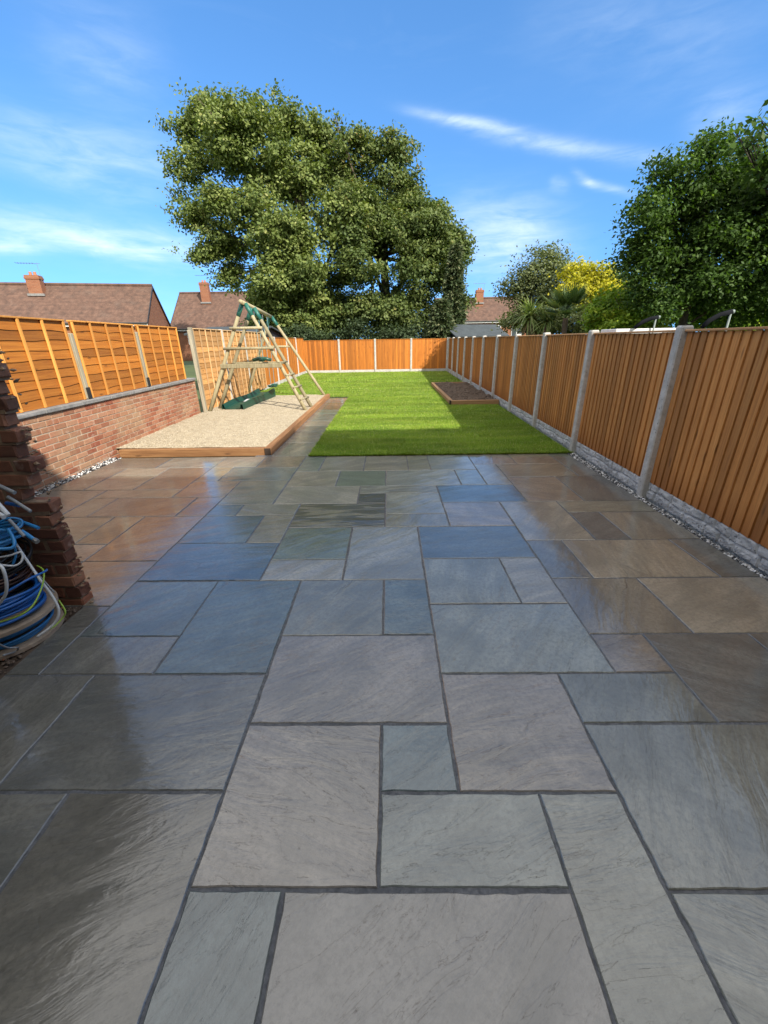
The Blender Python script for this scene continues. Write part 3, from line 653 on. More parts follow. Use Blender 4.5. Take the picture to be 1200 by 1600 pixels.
def boxvf(x0, x1, y0, y1, z0, z1):
    return [(x0,y0,z0),(x1,y0,z0),(x1,y1,z0),(x0,y1,z0),(x0,y0,z1),(x1,y0,z1),(x1,y1,z1),(x0,y1,z1)], [(0,3,2,1),(4,5,6,7),(0,1,5,4),(1,2,6,5),(2,3,7,6),(3,0,4,7)]
def mesh_of(b, name, mat, smooth=False):
    o = b.build(name, mat, smooth=smooth); me = o.data; bpy.data.objects.remove(o); return me
def post_mesh(h, w=.098):
    b = MB(); c = .012
    # chamfered concrete post with a weathered (sloped) head
    pr = [(-w/2+c,-.06),(w/2-c,-.06),(w/2,-.06+c),(w/2,.05),(-w/2,.05),(-w/2,-.06+c)]
    vs = [(x, y, -.15) for x, y in pr] + [(x, y, h) for x, y in pr] + [(x*.8, y*.8, h+.018) for x, y in pr]
    n = 6; fs = [(i, (i+1) % n, (i+1) % n+n, i+n) for i in range(n)] + [(i+n, (i+1) % n+n, (i+1) % n+2*n, i+2*n) for i in range(n)] + [tuple(range(2*n, 3*n))]
    b.add(vs, fs); return mesh_of(b, 'post', 'concrete')
def rock_board_mesh(L, h, seed, nx=120, nz=16):
    """gravel board cast as two courses of rough walling"""
    rs = random.Random(seed); cuts = []
    for r_ in range(2):
        x = -L/2; c = [x]
        while x < L/2-.12: x += rs.uniform(.12, .30); c.append(min(x, L/2))
        c[-1] = L/2; cuts.append(c)
    X = np.linspace(-L/2, L/2, nx); Z = np.linspace(0, h, nz); b = MB(); V = []
    for iz, z in enumerate(Z):
        for x in X:
            zs = h*(.5 + .06*math.sin(x*9+seed)); r_ = int(z > zs); cs = cuts[r_]
            de = min(abs(x-c) for c in cs); dz = min(abs(z-zs), .012+z if r_ == 0 else .012+h-z, 9)
            e = min(de, dz); k = 1-math.exp(-(e/.010)**2); bi = sum(1 for c in cs if c < x)
            bl = (math.sin(bi*12.9+r_*78.2+seed)*43758.5) % 1
            d = k*(.012+.010*bl) + k*.012*(float(vnoise(np.array(x*24+seed*7), np.array(z*38), seed))-.4) + k*.006*(float(vnoise(np.array(x*70), np.array(z*90), seed+3))-.5)
            V.append((x, -d-.004, z))
    b.v = V; b.f = [(j*nx+i, j*nx+i+1, (j+1)*nx+i+1, (j+1)*nx+i) for j in range(nz-1) for i in range(nx-1)]; b.r = [.5]*len(b.f); b.mi = [0]*len(b.f)
    b.add(*boxvf(-L/2, L/2, -.003, .035, -.12, h-.001), .5)
    return mesh_of(b, 'gravel_board', 'rock_face')
def cap_mesh(L, mat='cap'):
    b = MB(); b.box(-L/2, L/2, -.034, .026, 0, .020, ch=.004); return mesh_of(b, 'capping', mat)
ZB, ZT = .175, 1.655
pan = [closeboard_panel_mesh('panel', 1.835, ZB, ZT, 'board', s, 18 + (s % 2)) for s in (1, 2, 3, 4)]
panb = [closeboard_panel_mesh('panel', 1.86, ZB-.02, ZT+.02, 'board_bright', s, 17) for s in (11, 12, 13)]
gbm = [rock_board_mesh(1.84, ZB-.002, s) for s in (3, 8, 14)]
capm = cap_mesh(1.84); pm = post_mesh(1.692)
LIPX, LIPY = 1.93, 0
ff = empty('closeboard_fence', (fence_x(RY0), RY0, 0), 'long vertical board fence stained golden brown with concrete posts, on the right', 'fence')
rz = -math.pi/2 - math.atan(RDX)
for k in range(-3, 11):
    y = k*1.93; x = RDX*y
    part('post', pm, ff, (x+.055, y, 0), rz)
    if k < 10:
        yc = y+.965; xc = RDX*yc
        part('panel', pan[(k+3)*7 % 4], ff, (xc+.035+.03, yc, 0), rz)
        part('capping', capm, ff, (xc+.035+.03, yc, ZT), rz)
        part('gravel_board', gbm[(k+3) % 3], ff, (xc+.035+.035, yc, 0), rz)
bf = empty('closeboard_fence', (-4.65, 23.75, 0), 'sunlit orange vertical board fence across the far end of the lawn', 'fence')
sp_ = (3.2+4.65)/4
plb = closeboard_panel_mesh('panel', sp_-.09, ZB-.03, ZT-.0, 'board_bright', 21, 19); plb2 = closeboard_panel_mesh('panel', sp_-.09, ZB-.03, ZT, 'board_bright', 22, 19)
flat_gb = MB(); flat_gb.box(-sp_/2+.045, sp_/2-.045, -.02, .02, -.1, ZB-.035, ch=.004); fgb = mesh_of(flat_gb, 'gravel_board', 'concrete')
capb = cap_mesh(sp_-.09, 'board_bright')
for k in range(5):
    part('post', pm, bf, (k*sp_, 0, 0), 0)
    if k < 4:
        part('panel', (plb, plb2)[k % 2], bf, ((k+.5)*sp_, -.01, 0)); part('gravel_board', fgb, bf, ((k+.5)*sp_, 0, 0)); part('capping', capb, bf, ((k+.5)*sp_, -.01, ZT))
lf = empty('closeboard_fence', (-4.55, 15.4, 0), 'short orange vertical board fence left of the lawn, beyond the faded lap fence', 'fence')
sl_ = (23.6-15.4)/4; llb = closeboard_panel_mesh('panel', sl_-.09, ZB-.03, ZT+.12, 'board_bright', 31, 19)
fl2 = MB(); fl2.box(-sl_/2+.045, sl_/2-.045, -.02, .02, -.1, ZB-.035, ch=.004); fgl = mesh_of(fl2, 'gravel_board', 'concrete'); pm2 = post_mesh(1.80)
capl = cap_mesh(sl_-.09, 'board_bright')
for k in range(5):
    if k < 4:
        part('post', pm2, lf, (-.01*k, k*sl_, 0), math.pi/2)
        part('panel', llb, lf, (-.01*k, (k+.5)*sl_, 0), math.pi/2); part('gravel_board', fgl, lf, (-.01*k, (k+.5)*sl_, 0), math.pi/2); part('capping', capl, lf, (-.01*k, (k+.5)*sl_, ZT+.12), math.pi/2)

# ================================================================== LAP FENCES
def lap_panel_mesh(L, z0, z1, rows, seed, mat):
    """overlapping waney-edged horizontal boards"""
    rs = random.Random(seed); b = MB(); p = (z1-z0)/rows; nx = 26
    for r_ in range(rows):
        za = z0 + r_*p; zb = za + p*1.22 if r_ < rows-1 else z1; s1 = rs.random()*50
        vs = []
        for i in range(nx):
            x = -L/2 + L*i/(nx-1); w = .011*(float(vnoise(np.array(x*3+s1), np.array(s1), 3))-.5)*2 + .006*math.sin(x*7+s1)
            vs += [(x, -.020, max(z0, za-.008+w)), (x, -.006, zb), (x, .0, za)]
        fs = []
        for i in range(nx-1):
            a = i*3; c = a+3; fs += [(a, c, c+1, a+1), (a+2, c+2, c, a)]
        b.add(vs, fs, rs.random())
    b.add(*boxvf(-L/2, L/2, .001, .006, z0, z1), .1)
    return mesh_of(b, 'lap_boards', mat)
def batten_mesh(z0, z1, mat, w=.04):
    b = MB(); b.box(-w/2, w/2, -.042, -.021, z0, z1, ch=.003, rnd=.5); return mesh_of(b, 'batten', mat)
def lap_panel(parent, loc, rz, L, z0, z1, boards, bats, mat_b, capmat, nb=5):
    part('lap_boards', boards, parent, loc, rz)
    c, s_ = math.cos(rz), math.sin(rz)
    for i in range(nb):
        x = -L/2+.022 + (L-.044)*i/(nb-1); part('batten', bats, parent, (loc[0]+x*c, loc[1]+x*s_, loc[2]), rz)
    bb = MB(); bb.box(-L/2, L/2, -.045, .022, z1, z1+.02, ch=.003); me = mesh_of(bb, 'top_rail', capmat); part('top_rail', me, parent, loc, rz)

# fence standing on the garden wall
wf = empty('lap_fence', (-4.44, 6.1, .90), 'bright orange lap panel fence with pale battens standing on the brick wall', 'fence')
LWD = 1.59; zt0, zt1 = .90, 1.93
lbs = [lap_panel_mesh(LWD, .0, zt1-zt0, 9, s, 'lap') for s in (41, 42, 43)]
bt = batten_mesh(0, zt1-zt0, 'lap_batten', .036)
rzw = math.pi/2 + math.atan(.037)
ys = [6.1-3*1.72, 6.1-2*1.72, 6.1-1.72, 6.1, 7.82, 9.54]
for i, y in enumerate(ys):
    x = -.037*(y-6.1)
    if i < 5:
        yc = y + .86; xc = -.037*(yc-6.1)
        lap_panel(wf, (xc, yc-6.1, 0), rzw, LWD, 0, zt1-zt0, lbs[i % 3], bt, None, 'lap_batten')
        b = MB(); b.box(-.035, .035, -.04, .035, -.0, .93 - .05*(i % 2), ch=.008, rnd=.3+.1*i); me = mesh_of(b, 'post', 'grey_wood')
        part('post', me, wf, (x+.008, y-6.1, 0), rzw)
        b = MB(); b.box(-.045, .045, -.052, -.0405, .002, .16, ch=.004, rnd=.3); me = mesh_of(b, 'post_shoe', 'dark_wood'); part('post_shoe', me, wf, (x+.008, y-6.1, 0), rzw)
# older lap fence at ground level beyond the wall
of = empty('lap_fence', (-4.50, 9.95, 0), 'faded tan lap panel fence behind the climbing frame', 'fence')
LO = 1.72; ob = [lap_panel_mesh(LO, .10, 1.93, 15, s, 'lap_old') for s in (51, 52)]; obt = batten_mesh(.10, 1.93, 'lap_old_batten', .034)
for k in range(3):
    yc = .10 + k*1.81 + .905
    lap_panel(of, (-.0, yc, 0), math.pi/2, LO, .1, 1.93, ob[k % 2], obt, None, 'lap_old_batten', 6)
    b = MB(); b.box(-.04, .04, -.045, .045, -.1, 1.96, ch=.008); b2 = mesh_of(b, 'post', 'concrete' if k else 'grey_wood'); part('post', b2, of, (.0, .10+k*1.81, 0), math.pi/2)
b = MB(); b.box(-.032, .032, -.03, .03, 0, 1.90, ch=.008); me = mesh_of(b, 'post', 'grey_wood')
pp = empty('fence_post', (-4.40, 9.84, 0), 'weathered grey timber post leaning at the end of the brick wall', 'post'); q = part('post_shaft', me, pp); q.rotation_euler = (0, rad(-1.2), 0)

# ================================================================== BRICK GARDEN WALL
def garden_wall():
    W0 = Vector((-4.28-.037*(-1.6), 2.4, 0)); y0, y1 = 2.4, 9.80
    root = empty('brick_wall', (wall_x(6.1), 6.1, 0), 'low pinkish brick garden wall with grey stone coping beside the raised play bed', 'wall')
    dv = Vector((-.037, 1, 0)).normalized(); nv = Vector((1, .037, 0)).normalized()
    o = Vector((wall_x(y0), y0, 0)); L = (y1-y0)
    fr = Matrix((dv, -nv, Vector((0,0,1)))).transposed().to_4x4(); fr.translation = o    # x along, -y towards garden
    rs = random.Random(5); b = MB(); bh, bl, mj = .075, .225, .011; zb = -.06; nrow = 12
    for r_ in range(nrow):
        x = -(.1125 if r_ % 2 else 0); 
        while x < L:
            xa, xb = max(x, 0), min(x+bl-mj, L)
            if xb-xa > .03:
                jy = rs.uniform(-.003, .003); z = zb+r_*bh
                b.box(xa, xb, jy, .10, z+rs.uniform(0, .002), z+bh-mj, rs.random(), ch=.004, M=fr, jit=.0012)
            x += bl
    b.build('brickwork', 'brick_pink', root)
    m = MB(); m.box(0, L, .0055, .20, -.1, zb+nrow*bh, M=fr); m.build('mortar_bed', 'mortar', root)
    c = MB(); x = 0; zt = zb+nrow*bh
    while x < L:
        l_ = min(rs.uniform(.55, .9), L-x); c.box(x, x+l_-.006, -.035+rs.uniform(-.004, .004), .24, zt+.002, zt+.055+rs.uniform(-.003, .003), ch=.008, M=fr, jit=.002); x += l_
    c.build('coping', 'coping', root)
garden_wall()

# ================================================================== TOOTHED OLD WALL AT THE LEFT + neighbour's side wall
def toothed_wall():
    root = empty('toothed_brick_wall', (-2.5, 2.30, 0), 'dark old brick wall end with broken toothed edge beside the cable drum', 'wall')
    rs = random.Random(11); b = MB(); bh = .088; mj = .012; bl = .225
    m = MB(); top = 2.5
    for r_ in range(int(top/bh)):
        z = -.03 + r_*bh
        e = -2.078 + rs.uniform(-.024, .014)
        if 9 <= r_ <= 9: e -= .15
        elif r_ > 9: e = -2.135 + (.03 if r_ % 2 else -.012) + rs.uniform(-.012, .01)
        if z > 2.25: e -= (z-2.25)*.9
        x = e; first = True; off = (.1125 if r_ % 2 else .225)
        while x > -2.95:
            l_ = off if first else bl
            xa = max(x-l_+mj, -2.95)
            b.box(xa, x, 2.268+rs.uniform(-.004, .004), 2.368+rs.uniform(-.004, .004), z+rs.uniform(0, .003), z+bh-mj, rs.random(), ch=.008, jit=.005 if first else .002)
            x -= l_; first = False
        m.box(-2.95, e-.012-rs.uniform(0, .016), 2.2725, 2.3635, z-mj, z+bh-mj, rs.random(), jit=.002)
    b.build('brickwork', 'brick_dark', root); m.build('mortar_bed', 'old_mortar', root)
    n = 70; P = np.stack([RNG.uniform(-2.10, -2.05, n), RNG.uniform(2.28, 2.36, n), RNG.uniform(.0, 1.7, n)], 1)
    o = stones('mortar_crumbs', P, .014, 'old_mortar', kind=None, parent=root); o['kind'] = 'stuff'
toothed_wall()
nb_ = empty('neighbouring_outhouse', (-3.0, .5, 0), 'neighbour\'s brick outhouse wall just outside the left edge, mirrored in wet slabs', 'outhouse')
b = MB(); b.box(-4.0, -2.96, -4.0, 2.24, -.1, 2.50); b.build('wall', 'shade_brick', nb_)
b = MB(); b.box(-4.1, -2.36, -4.1, 2.40, 2.51, 2.66, ch=.01); b.build('roof', 'felt', nb_)

# ---- the house behind the photographer: its shade lies over the patio and the first metre of lawn
def own_house():
    root = empty('house', (0, -3.1, 0), 'brick house behind the viewpoint whose shade covers the patio', 'house')
    b = MB(); b.box(-6.5, 14, -9, -3.1, -.1, 7.2); b.box(5.2, 14, -3.1, -1.3, -.1, 8.15); b.build('wall', 'shade_brick', root)  # tall wing added and eaves raised, out of view, to place the shade edge
    b = MB(); b.add([(-6.8,-2.8,7.2),(5.2,-2.8,7.2),(5.2,-6,9.0),(-6.8,-6,9.0),(-6.8,-9.3,7.2),(5.2,-9.3,7.2)], [(0,1,2,3),(3,2,5,4),(0,3,4)])
    b.box(5.15, 14.1, -9, -1.2, 8.16, 8.3); b.build('roof', 'roof', root)
    for x in (-1.2, 1.2):
        b = MB(); b.box(x-.9, x+.9, -3.095, -3.06, .1, 2.1, ch=.004); w = b.build('patio_door', 'white_paint', root)
        b = MB(); b.box(x-.82, x+.82, -3.058, -3.05, .18, 2.02); b.build('pane', 'pane', w)
own_house()

# ================================================================== SLEEPERS
def sleeper(x0, x1, y0, y1, z0, z1, label, mat='sleeper', grp=None, dark_end=None):
    cx, cy = (x0+x1)/2, (y0+y1)/2; lng = (y1-y0) > (x1-x0)
    L = max(x1-x0, y1-y0); w = min(x1-x0, y1-y0)
    o = empty('sleeper', (cx, cy, z0), label, 'sleeper', grp)
    o.rotation_euler.z = math.pi/2 if lng else 0
    b = MB(); b.box(-L/2, L/2, -w/2, w/2, 0, z1-z0, ch=.007, rnd=random.random(), jit=.0015); me = mesh_of(b, 'beam', mat); part('beam', me, o)
    if dark_end is not None:
        b = MB(); s_ = dark_end; xa = s_*L/2
        b.box(min(xa, xa+s_*.004), max(xa, xa+s_*.004), -w/2+.006, w/2-.006, .006, z1-z0-.006); me = mesh_of(b, 'end_grain', 'end_grain'); part('end_grain', me, o)
    return o
G1 = 'timber sleepers edging the play bed'; G2 = 'timber sleepers edging the planter'
sleeper(-4.24, -1.955, 6.17, 6.27, -.02, .108, 'brown timber sleeper along the front of the play bed, facing the patio', grp=G1)
for i, (a, b_) in enumerate(((6.17, 8.55), (8.555, 10.93), (10.935, 13.1))):
    sleeper(-1.95, -1.845, a, b_, -.02, .112, ['sleeper along the path with its dark sawn end facing the patio', 'middle sleeper along the path, under the feet of the rung ladder', 'farthest sleeper along the path, where the back leg of the climbing frame stands'][i], grp=G1, dark_end=-1 if i == 0 else None)
sleeper(1.665, 2.93, 11.1, 11.2, -.01, .12, 'sleeper across the front of the soil planter on the lawn', 'sleeper_planter', G2)
sleeper(1.62, 1.72, 11.205, 13.65, -.01, .12, 'near half of the sleeper edge on the lawn side of the soil planter', 'sleeper_planter', G2)
sleeper(1.62, 1.72, 13.655, 16.2, -.01, .12, 'far half of the sleeper edge on the lawn side of the soil planter', 'sleeper_planter', G2)
sleeper(1.725, 2.95, 16.1, 16.2, -.01, .12, 'sleeper across the back of the soil planter, nearest the back fence', 'sleeper_planter', G2)
b = MB(); b.box(1.62, 1.66, 11.098, 11.2, -.005, .117); e_ = b.build('planter_corner_block', 'end_grain'); tag(e_, 'dark sawn timber end at the front lawn corner of the planter', 'timber end')
grid_mesh('planter_soil', 1.72, 2.96, 11.2, 16.1, .085, .05, 'earth', amp=.09, sc=3.5, kind='structure')
n = 5200; x = RNG.uniform(1.74, 2.94, n); y = RNG.uniform(11.22, 16.08, n)
zz = .085+.09*(vnoise(x*3.5, y*3.5, 1)-.5)+.045*(vnoise(x*10.5, y*10.5, 2)-.5)+.01
stones('soil_clods', np.stack([x, y, zz], 1), .026, 'clod', flat=.7)

# ================================================================== CLIMBING FRAME
A = {}
def climbing():
    root = empty('climbing_frame', (-3.2, 11.5, .1), 'weathered timber A-frame climbing frame with green corner brackets on the play bed', 'climbing frame')
    gz = .09; ap = Vector((-3.25, 10.22, 2.40)); ap2 = Vector((-3.16, 10.55, 2.33)); fa = Vector((-3.40, 13.0, 2.27))
    feet = dict(L1=Vector((-4.42, 10.02, gz)), R1=Vector((-1.98, 10.04, gz)), L2=Vector((-4.36, 10.5, gz)), R2=Vector((-1.905, 10.46, gz)), R3=Vector((-1.93, 12.92, gz)), L3=Vector((-4.60, 13.45, gz)))
    tops = dict(L1=ap+Vector((-.06, 0, 0)), R1=ap+Vector((.05, 0, .0)), L2=ap2+Vector((-.05, 0, 0)), R2=ap2+Vector((.05, 0, 0)), R3=fa+Vector((.04, 0, 0)), L3=fa+Vector((-.05, 0, 0)))
    for k in feet:
        b = MB(); p, q = feet[k]+Vector((0,0,-.1)), tops[k]; d = (q-p); pts = [p+d*t for t in (0, .25, .5, .75, 1)]
        b.tube(pts, [.044, .043, .042, .041, .04], 12, rnd=random.random()); b.build('leg', 'round_wood', root, smooth=True)
        u_ = d.normalized(); b = MB(); b.tube([q-u_*.24, q+u_*.04], .048, 12); b.build('bracket', 'green_metal', root, smooth=True)
    b = MB(); b.tube([ap+Vector((.0, -.22, .06)), (ap+fa)/2+Vector((0, 0, .05)), fa+Vector((0, .08, .03))], .045, 12, rnd=.4); b.build('top_beam', 'round_wood', root, smooth=True)
    def on(a, z, side=0): 
        p, q = feet[a], tops[a]; t = (z-p.z)/(q.z-p.z); return p+(q-p)*t
    for z, r_ in ((1.93, .030), (1.50, .030)):
        a, c = on('L1', z), on('R1', z); d = (c-a).normalized(); b = MB()
        b.tube([a-d*.08+Vector((0,-.07,0)), (a+c)/2+Vector((0,-.07,0)), c+d*.08+Vector((0,-.07,0))], r_, 10); b.build('crossbar', 'round_wood', root, smooth=True)
    a, c = on('L1', 1.12), on('R1', 1.12); b = MB(); b.obox(a+Vector((-.02,-.06,0)), c+Vector((.02,-.06,0)), .035, .095, ch=.006); b.build('plank', 'round_wood', root)
    a, c = on('L2', 1.16), on('R2', 1.16); b = MB(); b.obox(a, c, .03, .06, ch=.006); b.build('plank', 'round_wood', root)
    a, c = on('L3', 1.50), on('R3', 1.50); b = MB(); b.tube([a, c], .03, 10); b.build('crossbar', 'round_wood', root, smooth=True)
    for z in (1.18, .90, .62, .34):
        a, c = on('R1', z), on('R2', z); d = (c-a).normalized(); b = MB()
        b.tube([a-d*.05+Vector((.0,0,.0)), c+d*.05], .022, 10); b.build('ladder_rung', 'round_wood', root, smooth=True)
    # hooks
    for t in (.30, .45, .62, .8):
        p = ap+(fa-ap)*t; b = MB(); b.tube([p+Vector((0,0,.02)), p+Vector((0,0,-.09))], .01, 6); b.build('hook', 'metal', root)
    A['beam'] = lambda t: ap+(fa-ap)*t+Vector((0, 0, -.07))
climbing()
def seat_swing(t0, t1, z, label, kind):
    p, q = A['beam'](t0), A['beam'](t1); c = Vector(((p.x+q.x)/2, (p.y+q.y)/2, z))
    root = empty('swing', c, label, 'swing')
    for s_, tp in ((-1, p), (1, q)):
        e = c+Vector((0, s_*(.20 if kind == 'flat' else .12), .03)); b = MB(); b.tube([tp, (tp+e)/2+Vector((0, 0, -.0)), e], .007, 6); b.build('rope', 'rope', root)
    b = MB()
    if kind == 'flat':
        n = 9
        for i in range(n-1):
            y0 = -.22+.44*i/(n-1); y1 = -.22+.44*(i+1)/(n-1); sag = lambda y: .05*(y/.22)**2
            b.add([(c.x-.09, c.y+y0, z+sag(y0)), (c.x+.09, c.y+y0, z+sag(y0)), (c.x+.09, c.y+y1, z+sag(y1)), (c.x-.09, c.y+y1, z+sag(y1)),
                   (c.x-.09, c.y+y0, z+sag(y0)+.03), (c.x+.09, c.y+y0, z+sag(y0)+.03), (c.x+.09, c.y+y1, z+sag(y1)+.03), (c.x-.09, c.y+y1, z+sag(y1)+.03)],
                  [(0,3,2,1),(4,5,6,7),(0,1,5,4),(1,2,6,5),(2,3,7,6),(3,0,4,7)], .5)
        b.build('seat', 'green_plastic', root)
    else:
        b.tube([c+Vector((-.24, 0, 0)), c+Vector((-.1, 0, .03)), c+Vector((.1, 0, .03)), c+Vector((.24, 0, 0))], [.04, .05, .05, .04], 10); b.tube([c+Vector((0, -.14, 0)), c+Vector((0, .14, 0))], .045, 10)
        b.build('seat', 'green_plastic', root, smooth=True)
seat_swing(.30, .45, 1.20, 'small green glider seat hanging from the beam of the climbing frame', 'glide')
seat_swing(.62, .82, .42, 'low flat swing seat hanging at the far end of the climbing frame', 'flat')

def slide():
    root = empty('slide', (-3.75, 11.3, .1), 'dark green wavy plastic slide lying on the play bed under the climbing frame', 'slide')
    b = MB(); n = 40; a = Vector((-3.88, 10.22, 0)); e = Vector((-3.72, 12.75, 0)); d = (e-a).normalized(); s_ = Vector((d.y, -d.x, 0))
    L = (e-a).length; prof = [(-.27, .05), (-.26, .13), (-.22, .135), (-.19, .03), (0, .012), (.19, .03), (.22, .135), (.26, .13), (.27, .05)]
    vs = []
    for i in range(n):
        t = i/(n-1); p = a+d*(L*t); h = .135 + .085*(t*t*(3-2*t)) + .022*math.sin(t*6.283*1.25-.6)
        for x, z in prof: vs.append(p+s_*x+Vector((0, 0, h+z-.03)))
        # underside skirt
        vs.append(p+s_*.27+Vector((0, 0, .095))); vs.append(p-s_*.27+Vector((0, 0, .095)))
    m = len(prof)+2; fs = []
    for i in range(n-1):
        for k in range(len(prof)-1): fs.append((i*m+k, i*m+k+1, (i+1)*m+k+1, (i+1)*m+k))
        fs.append((i*m+m-3, i*m+m-2, (i+1)*m+m-2, (i+1)*m+m-3)); fs.append((i*m, (i+1)*m, (i+1)*m+m-1, i*m+m-1))
    b.add(vs, fs, .5); o = b.build('chute', 'green_plastic', root, smooth=False)
    b = MB()
    q = lambda t, x, z: a+d*(L*t)+s_*x+Vector((0, 0, z))
    b.add([q(.36, -.10, .165), q(.36, .10, .165), q(.48, .10, .20), q(.48, -.10, .20)], [(0, 1, 2, 3)]); b.build('sticker', 'sticker', root)
slide()

# ================================================================== CABLES
def cable_corner():
    cx, cy = -2.34, 1.98
    root = empty('cable_drum', (cx, cy, 0), 'wooden cable drum wound with blue cable in front of the toothed brick wall', 'cable drum')
    def disc(z, r, h, name):
        b = MB(); n = 40; vs = [(cx+r*math.cos(2*math.pi*k/n), cy+r*math.sin(2*math.pi*k/n), zz) for zz in (z, z+h) for k in range(n)]
        b.add(vs, [tuple(range(n))[::-1], tuple(range(n, 2*n))]+[(k, (k+1) % n, (k+1) % n+n, k+n) for k in range(n)], .5); return b.build(name, 'drum_wood', root)
    disc(.0, .27, .022, 'flange'); disc(.14, .275, .022, 'flange')
    b = MB()
    for i in range(7):
        r = .20+.012*(i % 3); z = .034+.016*i; b.tube([(cx+r*math.cos(t), cy+r*math.sin(t), z+.004*math.sin(3*t+i)) for t in np.linspace(0, 2*math.pi, 40)], .0075, 6, caps=False)
    b.build('winding', 'lightblue_cable', root, smooth=True)
    def coil(name, label, mat, c, r0, n, r, dz=.011, seed=0, tilt=(0, 0), grp='loose cable coils'):
        rs = random.Random(seed); b = MB(); C = Vector(c)
        for i in range(n):
            rr = r0*(1+rs.uniform(-.10, .12)); ox, oy = rs.uniform(-.02, .02), rs.uniform(-.02, .02); z = i*dz; ph = rs.random()*6; tl, tm = tilt[0]+rs.uniform(-.08, .08), tilt[1]+rs.uniform(-.08, .08)
            pts = []
            for t in np.linspace(0, 2*math.pi, 44):
                x, y = rr*math.cos(t)+ox, rr*.92*math.sin(t)+oy
                pts.append(C+Vector((x, y, z + x*tl + y*tm + .006*math.sin(2*t+ph))))
            b.tube(pts, r, 7, caps=False)
        o = b.build(name, mat, smooth=True, loc=c); return tag(o, label, 'cable', grp)
    coil('cable_coil', 'thick coil of royal blue cable lying on top of the wooden drum', 'blue_cable', (cx+.02, cy, .18), .205, 12, .0085, .012, 1)
    coil('cable_coil', 'dark brown cable coil above the royal blue coil', 'brown_cable', (cx-.02, cy+.05, .34), .18, 6, .007, .011, 2, (.05, .1))
    coil('cable_coil', 'thin black cable coil sunk in the middle of the cable heap', 'black_cable', (cx-.0, cy+.10, .43), .16, 6, .006, .013, 3, (-.1, .2))
    coil('cable_coil', 'uppermost coil of bright blue cable on the heap', 'lightblue_cable', (-2.36, 2.06, .56), .17, 7, .009, .014, 4, (.15, -.1))
    def run(name, label, mat, pts, r):
        P = [Vector(p) for p in pts]; out = []
        for i in range(len(P)-1):
            p0, p1, p2, p3 = P[max(i-1, 0)], P[i], P[i+1], P[min(i+2, len(P)-1)]
            for k in range(8):
                t = k/8; out.append(.5*((2*p1)+(-p0+p2)*t+(2*p0-5*p1+4*p2-p3)*t*t+(-p0+3*p1-3*p2+p3)*t**3))
        out.append(P[-1]); b = MB(); b.tube(out, r*.82, 8)
        return tag(b.build(name, mat, smooth=True, loc=tuple(P[0])), label, 'cable', 'loose cable lengths')
    at = lambda px, py, Y: px_at(px, py, Y)
    run('cable', 'long white cable curving down the right side of the drum', 'white_cable', [at(25, 850, 2.1), at(45, 880, 2.05), at(62, 905, 2.0), at(82, 932, 1.98), at(92, 955, 1.95), at(84, 975, 1.92), at(58, 995, 1.86)], .009)
    run('cable', 'green and yellow cable looping beyond the right side of the drum', 'earth_cable', [at(92, 938, 2.1), at(102, 955, 2.05), at(98, 965, 2.03), at(88, 976, 1.99), at(78, 983, 1.95)], .0055)
    run('cable', 'green and yellow cable trailing over the royal blue coil', 'earth_cable', [at(58, 884, 2.1), at(68, 892, 2.03), at(66, 915, 1.93), at(52, 945, 1.80), at(30, 962, 1.74), at(-10, 975, 1.72)], .0055)
    run('cable', 'thin blue cable end sloping across the front of the coil', 'blue_cable', [at(-10, 935, 1.75), at(15, 922, 1.78), at(45, 905, 1.85), at(70, 893, 1.95), at(73, 890, 2.0)], .007)
    run('cable', 'thin grey cable dropping beside the long white one', 'grey_cable', [at(25, 850, 2.12), at(38, 875, 2.1), at(60, 898, 2.08), at(85, 926, 2.06)], .005)
    run('cable', 'white cable loop hanging down the left of the coil', 'white_cable', [at(-5, 880, 1.78), at(4, 888, 1.75), at(10, 910, 1.74), at(8, 930, 1.74), at(-6, 948, 1.74)], .0095)
    run('cable', 'small white cable hook above the royal blue coil', 'white_cable', [at(-8, 872, 1.9), at(15, 868, 1.92), at(33, 863, 1.95), at(34, 876, 1.93), at(22, 884, 1.9), at(-5, 882, 1.86)], .0065)
    run('cable', 'bright blue loop bulging from the top of the heap', 'lightblue_cable', [at(-10, 822, 2.05), at(12, 810, 2.08), at(32, 812, 2.1), at(33, 822, 2.08), at(18, 828, 2.04), at(-10, 828, 2.0)], .0085)
    run('cable', 'bright blue bend curving down the left of the heap', 'lightblue_cable', [at(12, 826, 2.0), at(22, 845, 1.95), at(18, 856, 1.92), at(-10, 858, 1.88)], .011)
    run('cable', 'blue drop falling from the upper loop to the coil', 'lightblue_cable', [at(20, 845, 2.0), at(25, 865, 2.0), at(20, 882, 1.98)], .007)
    for i, (a_, b_, Y, m, r_, lab) in enumerate((((-8, 756), (23, 770), 2.16, 'grey_cable', .011, 'topmost grey conduit offcut poking out of the heap'), ((12, 776), (48, 799), 2.14, 'grey_cable', .009, 'longest grey conduit offcut pointing at the brick wall end'),
            ((-6, 784), (13, 805), 2.02, 'white_cable', .012, 'fat white conduit offcut at the left edge'), ((-6, 800), (6, 808), 1.98, 'white_cable', .012, 'short white conduit stub below the fat one'),
            ((14, 812), (38, 838), 2.05, 'grey_cable', .009, 'grey conduit offcut under the bright blue loop'), ((34, 830), (56, 845), 2.05, 'lightblue_cable', .011, 'bright blue cable end with a pale metal tip'),
            ((36, 816), (60, 825), 2.14, 'lightblue_cable', .010, 'bright blue cable end close to the broken bricks'), ((10, 786), (30, 790), 2.16, 'blue_cable', .010, 'blue cable stub among the grey offcuts'))):
        p, q_ = at(*a_, Y), at(*b_, Y-.03); b = MB(); b.tube([p, q_], r_, 10)
